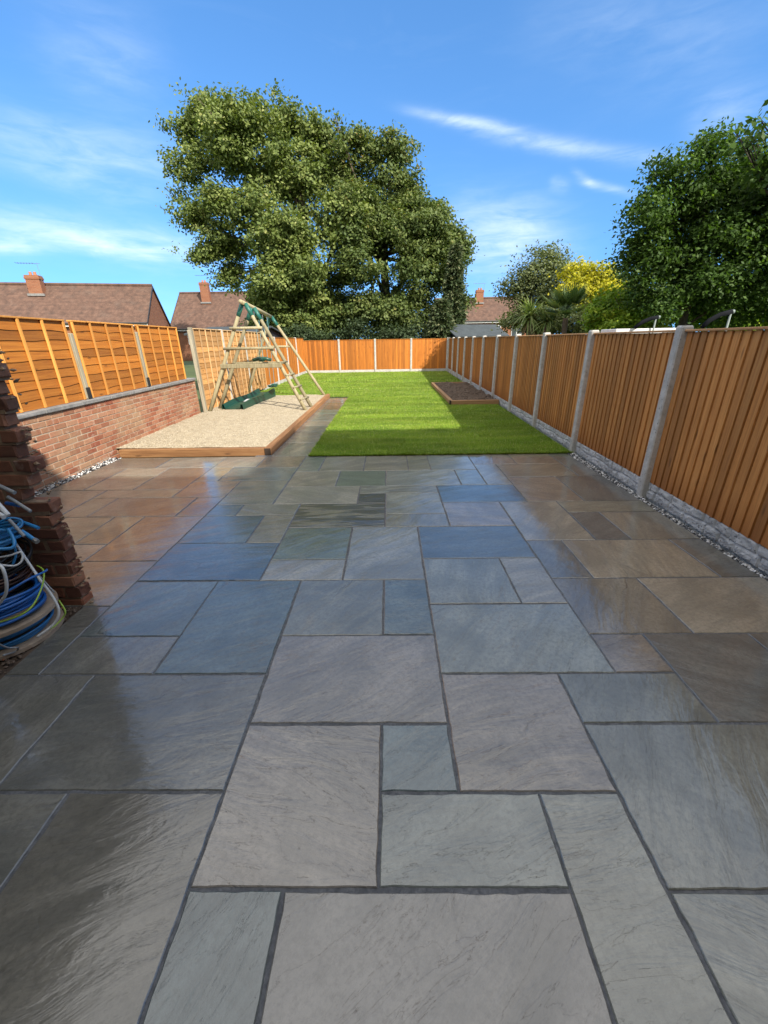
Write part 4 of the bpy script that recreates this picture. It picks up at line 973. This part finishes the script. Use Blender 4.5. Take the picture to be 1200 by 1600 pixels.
        o = tag(b.build('conduit_offcut', m, loc=tuple(p)), lab, 'offcut', 'conduit and cable offcuts')
        if 'tip' in lab:
            d = (q_-p).normalized(); b = MB(); b.tube([q_-d*.012, q_+d*.012], r_+.003, 8); b.build('metal_tip', 'metal', o)
    run('cable', 'grey cable tail lying on the soil in front of the drum', 'grey_cable', [at(-5, 1005, 1.70), at(12, 1012, 1.76), at(28, 1012, 1.80), at(24, 1018, 1.80), at(5, 1024, 1.72)], .006)
    # dark heap under the coils so that they rest on something
    b = MB(); n = 14
    for i in range(n):
        rs = random.Random(i); r = .13+.05*rs.random(); z = .2+.025*i
        b.tube([(cx-.05+r*math.cos(t), cy+.06+r*math.sin(t), z+.02*math.sin(t*2+i)) for t in np.linspace(0, 6.28, 24)], .010, 6, caps=False)
    tag(b.build('cable_coil', 'black_cable', smooth=True, loc=(cx-.05, cy+.06, .2)), 'tall black cable stack at the core of the heap', 'cable', 'loose cable coils')
def px_at(px, py, Y):
    """point on the vertical plane at depth Y seen in direction (px, py) of the photograph"""
    d = F + RV*((px-600)/FPX) + UV_*((800-py)/FPX); t = Y/d.y; return Vector((0, 0, EYE)) + d*t
cable_corner()

# ================================================================== HOUSES
def bungalow(name, origin, rz, L, D, ze, zr, label, gable_right=True, chimneys=(), windows=(), over=.25, hip_wall='house_brick'):
    """origin = front right eave corner on the ground; local x runs left (negative), y goes back"""
    root = empty('house', origin, label, 'house', 'brick bungalows beyond the fences'); root.rotation_euler.z = rz
    def P(b, nm, mat, par=root, **k):
        me = mesh_of(b, nm, mat); o = part(nm, me, par, **k); return o
    b = MB(); x0, x1 = -L, 0; y0, y1 = 0, D; ym = D/2
    b.add([(x0,y0,-.1),(x1,y0,-.1),(x1,y1,-.1),(x0,y1,-.1),(x0,y0,ze),(x1,y0,ze),(x1,y1,ze),(x0,y1,ze),(x1,ym,zr-.06),(x0,ym,zr-.06)],
          [(0,1,5,4),(1,2,6,8,5),(2,3,7,6),(3,0,4,9,7)]); P(b, 'wall', 'house_brick')
    sl = (zr-ze)/ym; e = over; t = .10
    b = MB(); xa, xb = x0-.08, x1+.08
    b.add([(xa,-e,ze-sl*e),(xb,-e,ze-sl*e),(xb,ym,zr),(xa,ym,zr),(xa,D+e,ze-sl*e),(xb,D+e,ze-sl*e),
           (xa,-e,ze-sl*e-t),(xb,-e,ze-sl*e-t),(xb,ym,zr-t),(xa,ym,zr-t),(xa,D+e,ze-sl*e-t),(xb,D+e,ze-sl*e-t)],
          [(0,1,2,3),(3,2,5,4),(6,9,8,7),(9,10,11,8),(0,6,7,1),(1,7,8,2),(2,8,11,5),(5,11,10,4),(4,10,9,3),(3,9,6,0)])
    roof = P(b, 'roof', 'roof')
    b = MB(); b.tube([(xa, ym, zr+.02), (xb, ym, zr+.02)], .11, 8); P(b, 'ridge_tiles', 'roof', roof)
    b = MB(); b.box(xa, xb, -e-.04, -e-.005, ze-sl*e-.20, ze-sl*e-.02); P(b, 'fascia', 'white_paint')
    b = MB(); b.tube([(xa, -e-.1, ze-sl*e-.03), (xb, -e-.1, ze-sl*e-.03)], .06, 8); P(b, 'gutter', 'gutter')
    for s_ in (x1+.09, x0-.09):
        for ye in (-e, D+e):
            b = MB(); b.obox((s_, ye, ze-sl*e-.04), (s_, ym, zr-.04), .03, .13); P(b, 'barge_board', 'gutter')
    for (cx, cy, w, z0, z1, aer) in chimneys:
        b = MB(); nrow = int((z1-z0)/.15)
        b.box(cx-w/2, cx+w/2, cy-.3, cy+.3, z0, z1-.24); b.box(cx-w/2-.04, cx+w/2+.04, cy-.34, cy+.34, z1-.238, z1-.10, ch=.01); b.box(cx-w/2-.01, cx+w/2+.01, cy-.31, cy+.31, z1-.098, z1)
        me = mesh_of(b, 'chimney', 'house_brick'); ch = part('chimney', me, roof)
        b = MB(); b.box(cx-w/2-.10, cx+w/2+.10, cy-.40, cy-.305, z0+.32, z0+.46); P(b, 'flashing', 'coping', roof)
        b = MB(); b.tube([(cx-.12, cy, z1), (cx-.12, cy, z1+.22)], [.10, .085], 10); b.tube([(cx+.14, cy, z1), (cx+.14, cy, z1+.22)], [.10, .085], 10); P(b, 'chimney_pots', 'terracotta', roof)
        if aer:
            h = z1+aer; b = MB(); b.tube([(cx+w/2+.03, cy, z1-.4), (cx+w/2+.03, cy, h)], .011, 6)
            b.tube([(cx-.75, cy-.1, h-.05), (cx+w/2+.2, cy+.02, h-.05)], .012, 6)
            for i in range(7): xx = cx-.7+i*.16; b.tube([(xx, cy-.32, h-.05), (xx, cy+.22, h-.05)], .008, 5)
            P(b, 'aerial', 'metal', roof)
    for (wx, w, z0, z1) in windows:
        b = MB(); b.box(wx-w/2, wx+w/2, -.05, .03, z0, z1, ch=.008); fr = P(b, 'window', 'white_paint')
        b = MB(); b.box(wx-w/2+.06, wx-.03, -.058, -.0505, z0+.06, z1-.06); b.box(wx+.03, wx+w/2-.06, -.058, -.0505, z0+.06, z1-.06); P(b, 'pane', 'pane', fr)
    return root
bungalow('h1', (-16.35, 30.15, 0), rad(14), 26, 6.2, 3.15, 5.50, 'long brown-roofed house on the far left with a brick gable end and a leaning chimney', chimneys=((-6.9, 2.35, .80, 4.4, 5.95, .75),), windows=((-3, 1.4, 1.2, 2.4), (-9, 1.8, 1.2, 2.4)))
bungalow('h2', (-10.9, 46, 0), rad(3), 11.4, 8.2, 3.22, 6.65, 'brown-roofed house with white gutter board between the left gable and the big tree', chimneys=((-8.3, 2.9, .86, 5.2, 7.5, .7),), windows=((-8.9, 1.9, 1.5, 2.75), (-4.6, 1.5, 1.5, 2.75), (-1.9, 1.3, 1.5, 2.75)))
bungalow('h3', (16.5, 50.2, 0), rad(-2), 11.0, 6.6, 3.62, 5.98, 'distant brown-roofed house with a red chimney seen to the right of the big tree', chimneys=((-6.05, 2.3, .85, 5.0, 6.75, .7),), windows=((-8, 1.6, 1.8, 3.0), (-4.8, 2.0, 1.8, 3.0), (-2, 1.2, 1.8, 3.0)))

def shed(loc, w, d, h, zr, label, gable_front=True, wall='dark_wood'):
    root = empty('shed', loc, label, 'shed'); x, y, _ = loc
    b = MB(); b.add([(x,y,-.1),(x+w,y,-.1),(x+w,y+d,-.1),(x,y+d,-.1),(x,y,h),(x+w,y,h),(x+w,y+d,h),(x,y+d,h),(x,y+d/2,zr-.03),(x+w,y+d/2,zr-.03)], [(0,1,5,4),(1,2,6,9,5),(2,3,7,6),(3,0,4,8,7)])
    b.build('wall', wall, root); b = MB(); e = .15
    s_ = (zr-h)/(d/2)
    b.add([(x-e,y-e,h-s_*e),(x+w+e,y-e,h-s_*e),(x+w+e,y+d/2,zr),(x-e,y+d/2,zr),(x-e,y+d+e,h-s_*e),(x+w+e,y+d+e,h-s_*e),(x-e,y-e,h-s_*e-.06),(x+w+e,y-e,h-s_*e-.06),(x+w+e,y+d/2,zr-.06),(x-e,y+d/2,zr-.06),(x-e,y+d+e,h-s_*e-.06),(x+w+e,y+d+e,h-s_*e-.06)],
          [(0,1,2,3),(3,2,5,4),(0,6,7,1),(1,7,8,2),(2,8,11,5),(3,9,6,0),(4,10,9,3),(6,9,8,7),(9,10,11,8),(5,11,10,4)])
    b.build('roof', 'felt', root)
    b = MB(); b.box(x+w*.3, x+w*.3+.5, y-.03, y-.001, 1.2, 1.75); o = b.build('window', 'white_paint', root); b = MB(); b.box(x+w*.3+.05, x+w*.3+.45, y-.036, y-.031, 1.25, 1.7); b.build('pane', 'pane', o)
    return root
sh_ = shed((4.0, 26.0, 0), 3.6, 2.6, 1.86, 2.45, 'black timber shed with grey felt roof behind the right end of the back fence'); sh_.rotation_euler.z = rad(24)
shed((-7.3, 16.2, 0), 2.3, 4.6, 1.98, 2.25, 'low grey-roofed shed over the left fence behind the climbing frame')
b = MB(); rg = empty('garden_store', (5.0, 9.4, 0), 'pale flat roof of a garden store just showing above the right fence', 'store')
b.box(4.75, 5.8, 9.15, 9.6, -.1, 1.66); b.build('wall', 'concrete', rg); b = MB(); b.box(4.62, 5.95, 9.05, 9.7, 1.665, 1.765, ch=.01); b.build('roof', 'white_paint', rg)

def tramp_pole(pts, pole, label):
    root = empty('trampoline_pole', pole[0], label, 'pole', 'padded poles beyond the right fence')
    b = MB(); b.tube(pts, .035, 10); b.build('foam_sleeve', 'black', root, smooth=True)
    b = MB(); b.tube(pole, .016, 10); b.build('upright', 'white_pole', root, smooth=True)
    b = MB(); c = Vector(pts[-1]); b.tube([c+Vector((.0, 0, .0)), c+Vector((.035, 0, .0))], .030, 10); b.build('cap', 'white_pole', root, smooth=True)
p1 = [px_at(992, 512, 9), px_at(1004, 503, 9), px_at(1016, 498, 9), px_at(1028, 495.5, 9)]; q1 = px_at(1025, 497, 9)
tramp_pole(p1, [Vector((q1.x, q1.y, 0)), q1], 'black padded pole arching low above the pale store roof, the farther of two')
p2 = [px_at(1097, 512, 7), px_at(1108, 501, 7), px_at(1125, 492, 7), px_at(1143, 487, 7)]; q2 = px_at(1142, 489, 7)
tramp_pole(p2, [Vector((q2.x, q2.y, 0)), q2], 'black padded pole arching up to a white upright, the nearer of two')

# ================================================================== TREES
def leaf_cloud(lobes, n_clusters, per, size, spread, up=.6, droop=0, shell=.55, bright=0.0, asp=.75, seed=1, keep=None, sub=0):
    """lobes: (x,y,z,rx,ry,rz).  clusters of leaves through every lobe's volume, denser to the outside"""
    rg_ = np.random.default_rng(seed); lob = np.array(lobes, float)
    if sub:      # break every lobe into boughs, so the crown has bright tops and dark hollows
        m = len(lob)*sub; si = np.repeat(np.arange(len(lob)), sub); dd = rg_.normal(size=(m, 3)); dd /= np.linalg.norm(dd, axis=1)[:,None]
        k = rg_.uniform(.28, .50, (m, 1)); c_ = lob[si,:3]+dd*lob[si,3:6]*rg_.uniform(.35, .80, (m, 1)); lob = np.hstack([c_, lob[si,3:6]*k*np.array([1.15, 1.15, .8])])
    w = lob[:,3]*lob[:,4]+lob[:,3]*lob[:,5]; idx = rg_.choice(len(lob), n_clusters, p=w/w.sum())
    d = rg_.normal(size=(n_clusters, 3)); d /= np.linalg.norm(d, axis=1)[:,None]
    rr = shell+(1.06-shell)*rg_.random(n_clusters)**.6; C = lob[idx,:3]+d*lob[idx,3:6]*rr[:,None]
    C += rg_.normal(0, spread*.5, C.shape)
    n = n_clusters*per; off = rg_.normal(size=(n, 3))*spread*np.array([1, 1, .55]); 
    ci = np.repeat(np.arange(n_clusters), per); P = C[ci]+off
    if keep is not None: k = keep(P); P, ci = P[k], ci[k]; n = len(P)
    nm = d[ci]*.55 + np.array([0, 0, up]) + rg_.normal(0, .55, (n, 3)); nm /= np.linalg.norm(nm, axis=1)[:,None]
    a = rg_.normal(size=(n, 3)); a -= (a*nm).sum(1)[:,None]*nm; a /= np.linalg.norm(a, axis=1)[:,None]
    if droop: a[:,2] -= droop; a /= np.linalg.norm(a, axis=1)[:,None]
    b = np.cross(nm, a); s_ = size*(.65+.7*rg_.random(n))[:,None]
    V = np.stack([P-a*s_*.5, P+b*s_*asp*.42+a*s_*.05, P+a*s_*.55, P-b*s_*asp*.42+a*s_*.05], 1)
    cb = rg_.random(n_clusters); r = np.clip(.45*rg_.random(n)+.45*cb[ci]+bright, 0, 1)
    return V, r, C
def limbs(base, top, lobes, r0, mat, root, seed=0, n_up=6):
    rs = random.Random(seed); b = MB(); base, top = Vector(base), Vector(top)
    pts = [base, base.lerp(top, .3)+Vector((rs.uniform(-.1, .1), 0, 0)), base.lerp(top, .65)+Vector((rs.uniform(-.2, .2), 0, 0)), top]
    b.tube(pts, [r0*1.25, r0*.95, r0*.75, r0*.5], 12)
    for i, l in enumerate(lobes):
        c = Vector(l[:3]); t = rs.uniform(.35, .95); s = base.lerp(top, t); m = s.lerp(c, .5)+Vector((rs.uniform(-.3, .3), rs.uniform(-.3, .3), rs.uniform(-.1, .5)))
        rr = r0*rs.uniform(.25, .42); b.tube([s, m, c], [rr, rr*.65, rr*.25], 8)
        for k in range(3):
            e = c+Vector((rs.uniform(-1, 1)*l[3], rs.uniform(-1, 1)*l[4], rs.uniform(-.4, .9)*l[5]))*.8; b.tube([m, m.lerp(e, .6)+Vector((0, 0, .1)), e], [rr*.4, rr*.25, rr*.08], 6)
    return b.build('trunk', mat, root, smooth=True)
def from_px(lst, Y, ry=None, jit=1.2, seed=0):
    rs = random.Random(seed); out = []
    for t in lst:
        px, py, rp = t[:3]; dy = t[3] if len(t) > 3 else rs.uniform(-jit, jit)
        c = px_at(px, py, Y+dy); e = px_at(px+rp, py, Y+dy); r = (e-c).length
        out.append((c.x, c.y, c.z, r, r*(ry or 1.0), r*.85))
    return out
# ---- the big sycamore
SY = [(322,178,30),(300,200,28),(345,205,48),(395,185,42),(440,190,38),(485,215,38),(310,270,34),(365,265,50),(430,260,58),(490,290,50),(298,345,28),(335,325,40),(350,385,30),(320,400,22),
      (400,345,52,-1.5),(455,370,55,-1.5),(365,430,24),(430,430,52,-1.8),(480,420,50,-1.5),(420,480,38,-.5),(470,490,45,-.5),(405,515,24,0),(445,470,50,.5),(500,470,50,.8),(440,505,40,0),(490,508,40,0),(530,340,40,-1)]
root = empty('sycamore_tree', (px_at(492, 525, 31.5).x, 31.5, 0), 'tallest broad sycamore behind the back fence, its crown leaning left', 'tree')
lobes = from_px(SY, 31, 1.1, 1.3, 2)
sprays = from_px([(x, y, 9, 0) for x, y in ((296,146),(303,160),(330,148),(395,150),(428,152),(462,168),(266,198),(268,325),(270,385),(285,140),(372,172),(490,188),(275,232),(345,438),(368,450),(278,300),(440,150),(350,160))], 31, 1.2, .5, 8)
limbs((px_at(492, 525, 31.5).x, 31.5, 0), px_at(470, 300, 31.3), lobes[::2], .42, 'bark', root, 3)
V, r, C = leaf_cloud(lobes, 3000, 46, .20, .28, seed=4, shell=.7, sub=8, up=.7)
V2, r2, _ = leaf_cloud(sprays, 60, 26, .19, .30, seed=41, shell=.3, up=.5)
quads('crown', np.concatenate([V, V2]), np.concatenate([r, r2]), 'maple', root)
# wispy outer sprays
EDGE = [(296,150),(330,148),(395,150),(425,155),(462,165),(268,200),(270,325),(268,385),(285,140),(370,180),(488,192),(275,235),(340,440),(355,445)]
# ---- its darker partner on the right
SR = [(520,260,30),(560,240,36),(605,245,34),(630,275,26),(570,290,48),(620,320,44),(555,340,50,-1),(600,375,52,-1.2),(650,370,36),(680,395,32),(705,375,20),(645,425,46,-1),(695,430,30),(560,420,50,-1.2),
      (600,470,48,-1),(655,480,42,-.5),(545,480,45,-.6),(510,505,36,0),(590,508,36,0),(680,505,30,0),(560,505,40,.5),(630,510,40,0),(715,385,22),(712,480,26),(575,380,50,.5),(690,365,28),(672,350,30),(640,315,30),(655,395,50,.5),(625,350,50,.8),(585,345,50,.6),(712,400,24),(540,285,40,.5),(526,215,16),(524,185,7)]
root = empty('maple_tree', (px_at(610, 525, 32.5).x, 32.5, 0), 'darker rounded tree with rusty tips joined to the right side of the sycamore', 'tree')
lobes2 = from_px(SR, 31.8, 1.1, 1.2, 5)
limbs((px_at(610, 525, 32.5).x, 32.5, 0), px_at(600, 330, 32.2), lobes2[::2], .36, 'bark', root, 4)
V, r, C = leaf_cloud(lobes2, 3200, 46, .19, .28, seed=6, shell=.7, sub=8, up=.7)
hz = (V[:,0,2]-8)/7; r = np.clip(r + .25*np.clip(hz, 0, 1)*(RNG.random(len(r)) < .35), 0, 1)
quads('crown', V, r, 'maple_dark', root)
# ---- dark evergreens under and beside them
def conifer(px, pytop, Y, rp, label, seed, n=260):
    c = px_at(px, pytop, Y); base = Vector((c.x, Y, 0)); root = empty('conifer', base, label, 'tree')
    b = MB(); b.tube([base, (c.x, Y, c.z*.95)], [.16, .03], 8); b.build('trunk', 'bark_dark', root)
    R = (px_at(px+rp, 500, Y)-px_at(px, 500, Y)).length; rg_ = np.random.default_rng(seed); Vs = []; rs_ = []
    nb = n
    for i in range(nb):
        t = rg_.random()**.8; z = .5+(c.z-.5)*t; L = R*(1-t)**.7*rg_.uniform(.7, 1.1)+.1; th = rg_.random()*6.283
        m = 26; u_ = np.linspace(.15, 1, m); x = c.x+np.cos(th)*L*u_; y = Y+np.sin(th)*L*u_; zz = z+L*(.25*u_-.45*u_**2)
        P = np.stack([x, y, zz], 1)+rg_.normal(0, .05, (m, 3)); d = rg_.normal(size=(m, 3))*.5+np.array([np.cos(th), np.sin(th), -.3]); d /= np.linalg.norm(d, axis=1)[:,None]
        s_ = np.cross(d, rg_.normal(size=(m, 3))); s_ /= np.linalg.norm(s_, axis=1)[:,None]
        Vs.append(np.stack([P, P+d*.16+s_*.05, P+d*.32, P+d*.16-s_*.05], 1)); rs_.append(rg_.random(m)*.8+.2*rg_.random())
    quads('crown', np.concatenate(Vs), np.concatenate(rs_), 'yew', root)
conifer(712, 385, 29.5, 24, 'tall grey-green conifer at the right edge of the big trees', 3, 330)
conifer(690, 470, 27.0, 32, 'low spreading conifer just behind the back fence beside the black shed', 8, 260)
def hedge_lobes(pts, Y): return from_px(pts, Y, 1.0, .4, 7)
HB = [(440,512,26),(480,515,26),(520,514,26),(560,516,24),(600,515,26),(640,515,24),(670,517,22),(410,518,18)]
root = empty('evergreen_hedge', (-1.5, 27.5, 0), 'evergreen hedge directly behind the back fence, deep shade put into its dark leaf colour', 'hedge')
lb = [(-6.6+.95*i, 27.6+.3*math.sin(i*2.1), 1.15+.22*math.sin(i*1.7), .75, .7, 1.2+.28*math.sin(i*2.9)) for i in range(11)]
V, r, C = leaf_cloud(lb, 900, 36, .13, .22, seed=12, shell=.6); quads('foliage', V, r*.3, 'yew', root)  # leaf tones kept dark: deep shade under the trees put into colour
b = MB()
for i in range(11): b.tube([(-6.6+.95*i, 27.6, 0), (-6.5+.95*i, 27.6, 1.7)], [.05, .02], 6)
b.build('stems', 'bark_dark', root)

# ---- big broad-leaved tree over the right fence
RT = [(1115,225,20),(1090,258,34),(1045,275,30),(1135,265,40),(1020,320,36),(1075,320,52),(1140,325,55),(1195,330,50),(1005,370,38),(1055,380,52),(1120,390,60),(1185,395,60),(985,410,28),(1010,430,34),(1060,440,46),
      (1120,450,55),(1180,455,55),(1040,478,26),(1230,420,60),(1250,330,60),(1240,480,55),(1000,462,20),(1150,490,36,.5),(1090,480,34,.6)]
root = empty('hornbeam_tree', (7.9, 11.8, 0), 'large dark green broad-leaved tree overhanging the right fence', 'tree')
lobes3 = from_px(RT, 11.5, 1.0, .5, 9)
limbs((px_at(1062, 505, 11.6).x, 11.6, 0), px_at(1110, 300, 11.7), lobes3[::2], .11, 'bark_dark', root, 6)
V, r, C = leaf_cloud(lobes3, 3000, 28, .085, .15, up=.85, droop=.4, seed=14, shell=.7, sub=7); quads('crown', V, r, 'lime', root)
root = empty('overhanging_tree', (9.9, 10.5, 0), 'lighter tree at the right edge with a leafy twig arching out at its top', 'tree')
RT2 = [(1165,215,14,0),(1190,190,12,0),(1150,205,10,0),(1215,240,34,0),(1190,262,20,0),(1270,250,60,0),(1270,350,60,0)]
lobes4 = from_px(RT2, 10.4, 1.0, .2, 10)
limbs((10.3, 10.5, 0), px_at(1250, 240, 10.4), lobes4, .10, 'bark_dark', root, 7)
V, r, C = leaf_cloud(lobes4, 240, 22, .125, .13, up=.6, droop=.5, seed=15, shell=.2); quads('crown', V, r, 'lime', root)

def bush(name, label, cat, pts, Y, mat, ncl, per, size, spread, seed, bark='bark', r0=.09, droop=0, base=None, up=.6, shell=.4):
    lb = from_px(pts, Y, 1.0, .5, seed); bx = base if base is not None else sum(l[0] for l in lb)/len(lb)
    root = empty(name, (bx, Y, 0), label, cat); zc = max(l[2] for l in lb)
    limbs((bx, Y, 0), (bx+.1, Y, zc*.8), lb, r0, bark, root, seed)
    V, r, C = leaf_cloud(lb, ncl, per, size, spread, seed=seed, droop=droop, up=up, shell=shell); quads('crown', V, r, mat, root); return root
bush('hawthorn_tree', 'grey-green feathery tree with loose twigs left of the yellow shrub', 'tree', [(845,420,32),(815,440,28),(865,445,34),(830,470,34),(870,480,34),(855,398,16),(800,455,16),(880,415,18)], 20, 'hawthorn', 520, 34, .10, .20, 21, shell=.2)
bush('golden_shrub', 'bright yellow-leaved shrub above the fan palm', 'shrub', [(905,430,22),(930,440,26),(900,455,24),(925,468,26),(950,455,18),(885,470,14)], 17.5, 'golden', 330, 34, .11, .15, 22, r0=.05)
bush('green_shrub', 'dark green rounded shrub between the yellow shrub and the big right tree', 'shrub', [(955,440,20),(975,455,24),(950,470,20),(990,480,26)], 18.5, 'maple_dark', 300, 34, .11, .17, 23, r0=.05)
bush('lime_shrub', 'yellow-green leafy bush along the fence top below the big right tree', 'shrub', [(945,485,22),(975,490,26),(1010,485,24),(935,505,20),(965,508,24),(1000,508,22),(1035,500,18),(985,460,14),(960,462,12)], 12.5, 'limegreen', 420, 30, .095, .11, 24, r0=.04)
bush('background_tree', 'mid green leafy tree low at the right edge behind the nearer padded pole', 'tree', [(1130,480,40),(1180,470,45),(1200,500,40),(1090,495,36),(1230,480,50)], 13.8, 'limegreen', 420, 30, .12, .20, 25, r0=.07)
bush('understorey_shrub', 'green shrub filling the gap between the fan palm and yellow shrub', 'shrub', [(870,505,22),(900,505,22),(850,500,20),(930,492,18),(800,505,12),(830,508,16)], 16.2, 'hawthorn', 320, 30, .10, .14, 26, r0=.04)

def sword_plant(px, py, Y, R, n, mat, name, label, fan=False, seed=1, base_r=.09):
    c = px_at(px, py, Y); root = empty(name, (c.x, Y, 0), label, 'palm')
    b = MB(); b.tube([(c.x, Y, 0), (c.x+.04, Y, c.z*.5), (c.x, Y, c.z)], [base_r*1.2, base_r, base_r*.9], 10); b.build('trunk', 'bark', root)
    rg_ = np.random.default_rng(seed); Vs = []; rs_ = []; C = np.array(c)
    def blade(p0, d0, L, w, sag, rv):
        m = 6; t = np.linspace(0, 1, m+1); h = np.array(d0)/np.linalg.norm(d0); P = p0+np.outer(t*L, h); P[:,2] -= sag*L*t**2.2
        s_ = np.cross(h, [0, 0, 1]); s_ = s_/(np.linalg.norm(s_)+1e-6); ww = w*np.array([.6, 1, 1, .85, .6, .35, .02])
        for i in range(m): Vs.append(np.array([P[i]-s_*ww[i], P[i]+s_*ww[i], P[i+1]+s_*ww[i+1], P[i+1]-s_*ww[i+1]])); rs_.append(rv)
    for i in range(n):
        th = rg_.random()*6.283; el_ = rg_.uniform(-.35, 1.3) if not fan else rg_.uniform(-.1, 1.2); d = np.array([math.cos(th)*math.cos(el_), math.sin(th)*math.cos(el_), math.sin(el_)])
        if not fan: blade(C+rg_.normal(0, .04, 3), d, R*rg_.uniform(.75, 1.1), .028, rg_.uniform(.25, .6), rg_.random())
        else:
            st = R*rg_.uniform(.35, .6); tip = C+d*st; blade(C, d, st, .012, .02, .2)
            s_ = np.cross(d, [0, 0, 1]); s_ /= np.linalg.norm(s_)+1e-6; u_ = np.cross(s_, d); rv = rg_.random()
            for a_ in np.linspace(-1.35, 1.35, 19): blade(tip, d*math.cos(a_)+s_*math.sin(a_)+u_*.12, R*.62*(1-.12*abs(a_)), .021, .10, rv*.8+.2*rg_.random())
    quads('fronds', np.array(Vs), np.array(rs_), mat, root)
    if not fan:
        Vs.clear(); rs_.clear()
        for i in range(22):
            th = rg_.random()*6.283; blade(C+np.array([0, 0, -.12]), np.array([math.cos(th)*.6, math.sin(th)*.6, -1]), R*.6, .022, .1, rg_.random())
        quads('dry_fronds', np.array(Vs), np.array(rs_), 'dry_frond', root)
sword_plant(828, 494, 15.5, .95, 150, 'cordy', 'cabbage_palm', 'spiky cabbage palm with narrow sword leaves over the right fence', seed=3)
sword_plant(884, 497, 14.2, 1.0, 26, 'palm', 'fan_palm', 'fan palm with stiff radiating fronds below the yellow shrub', fan=True, seed=5)
sword_plant(855, 503, 14.8, .7, 80, 'cordy', 'cabbage_palm', 'smaller shaggy cabbage palm squeezed between the spiky one and the fan palm', seed=9)
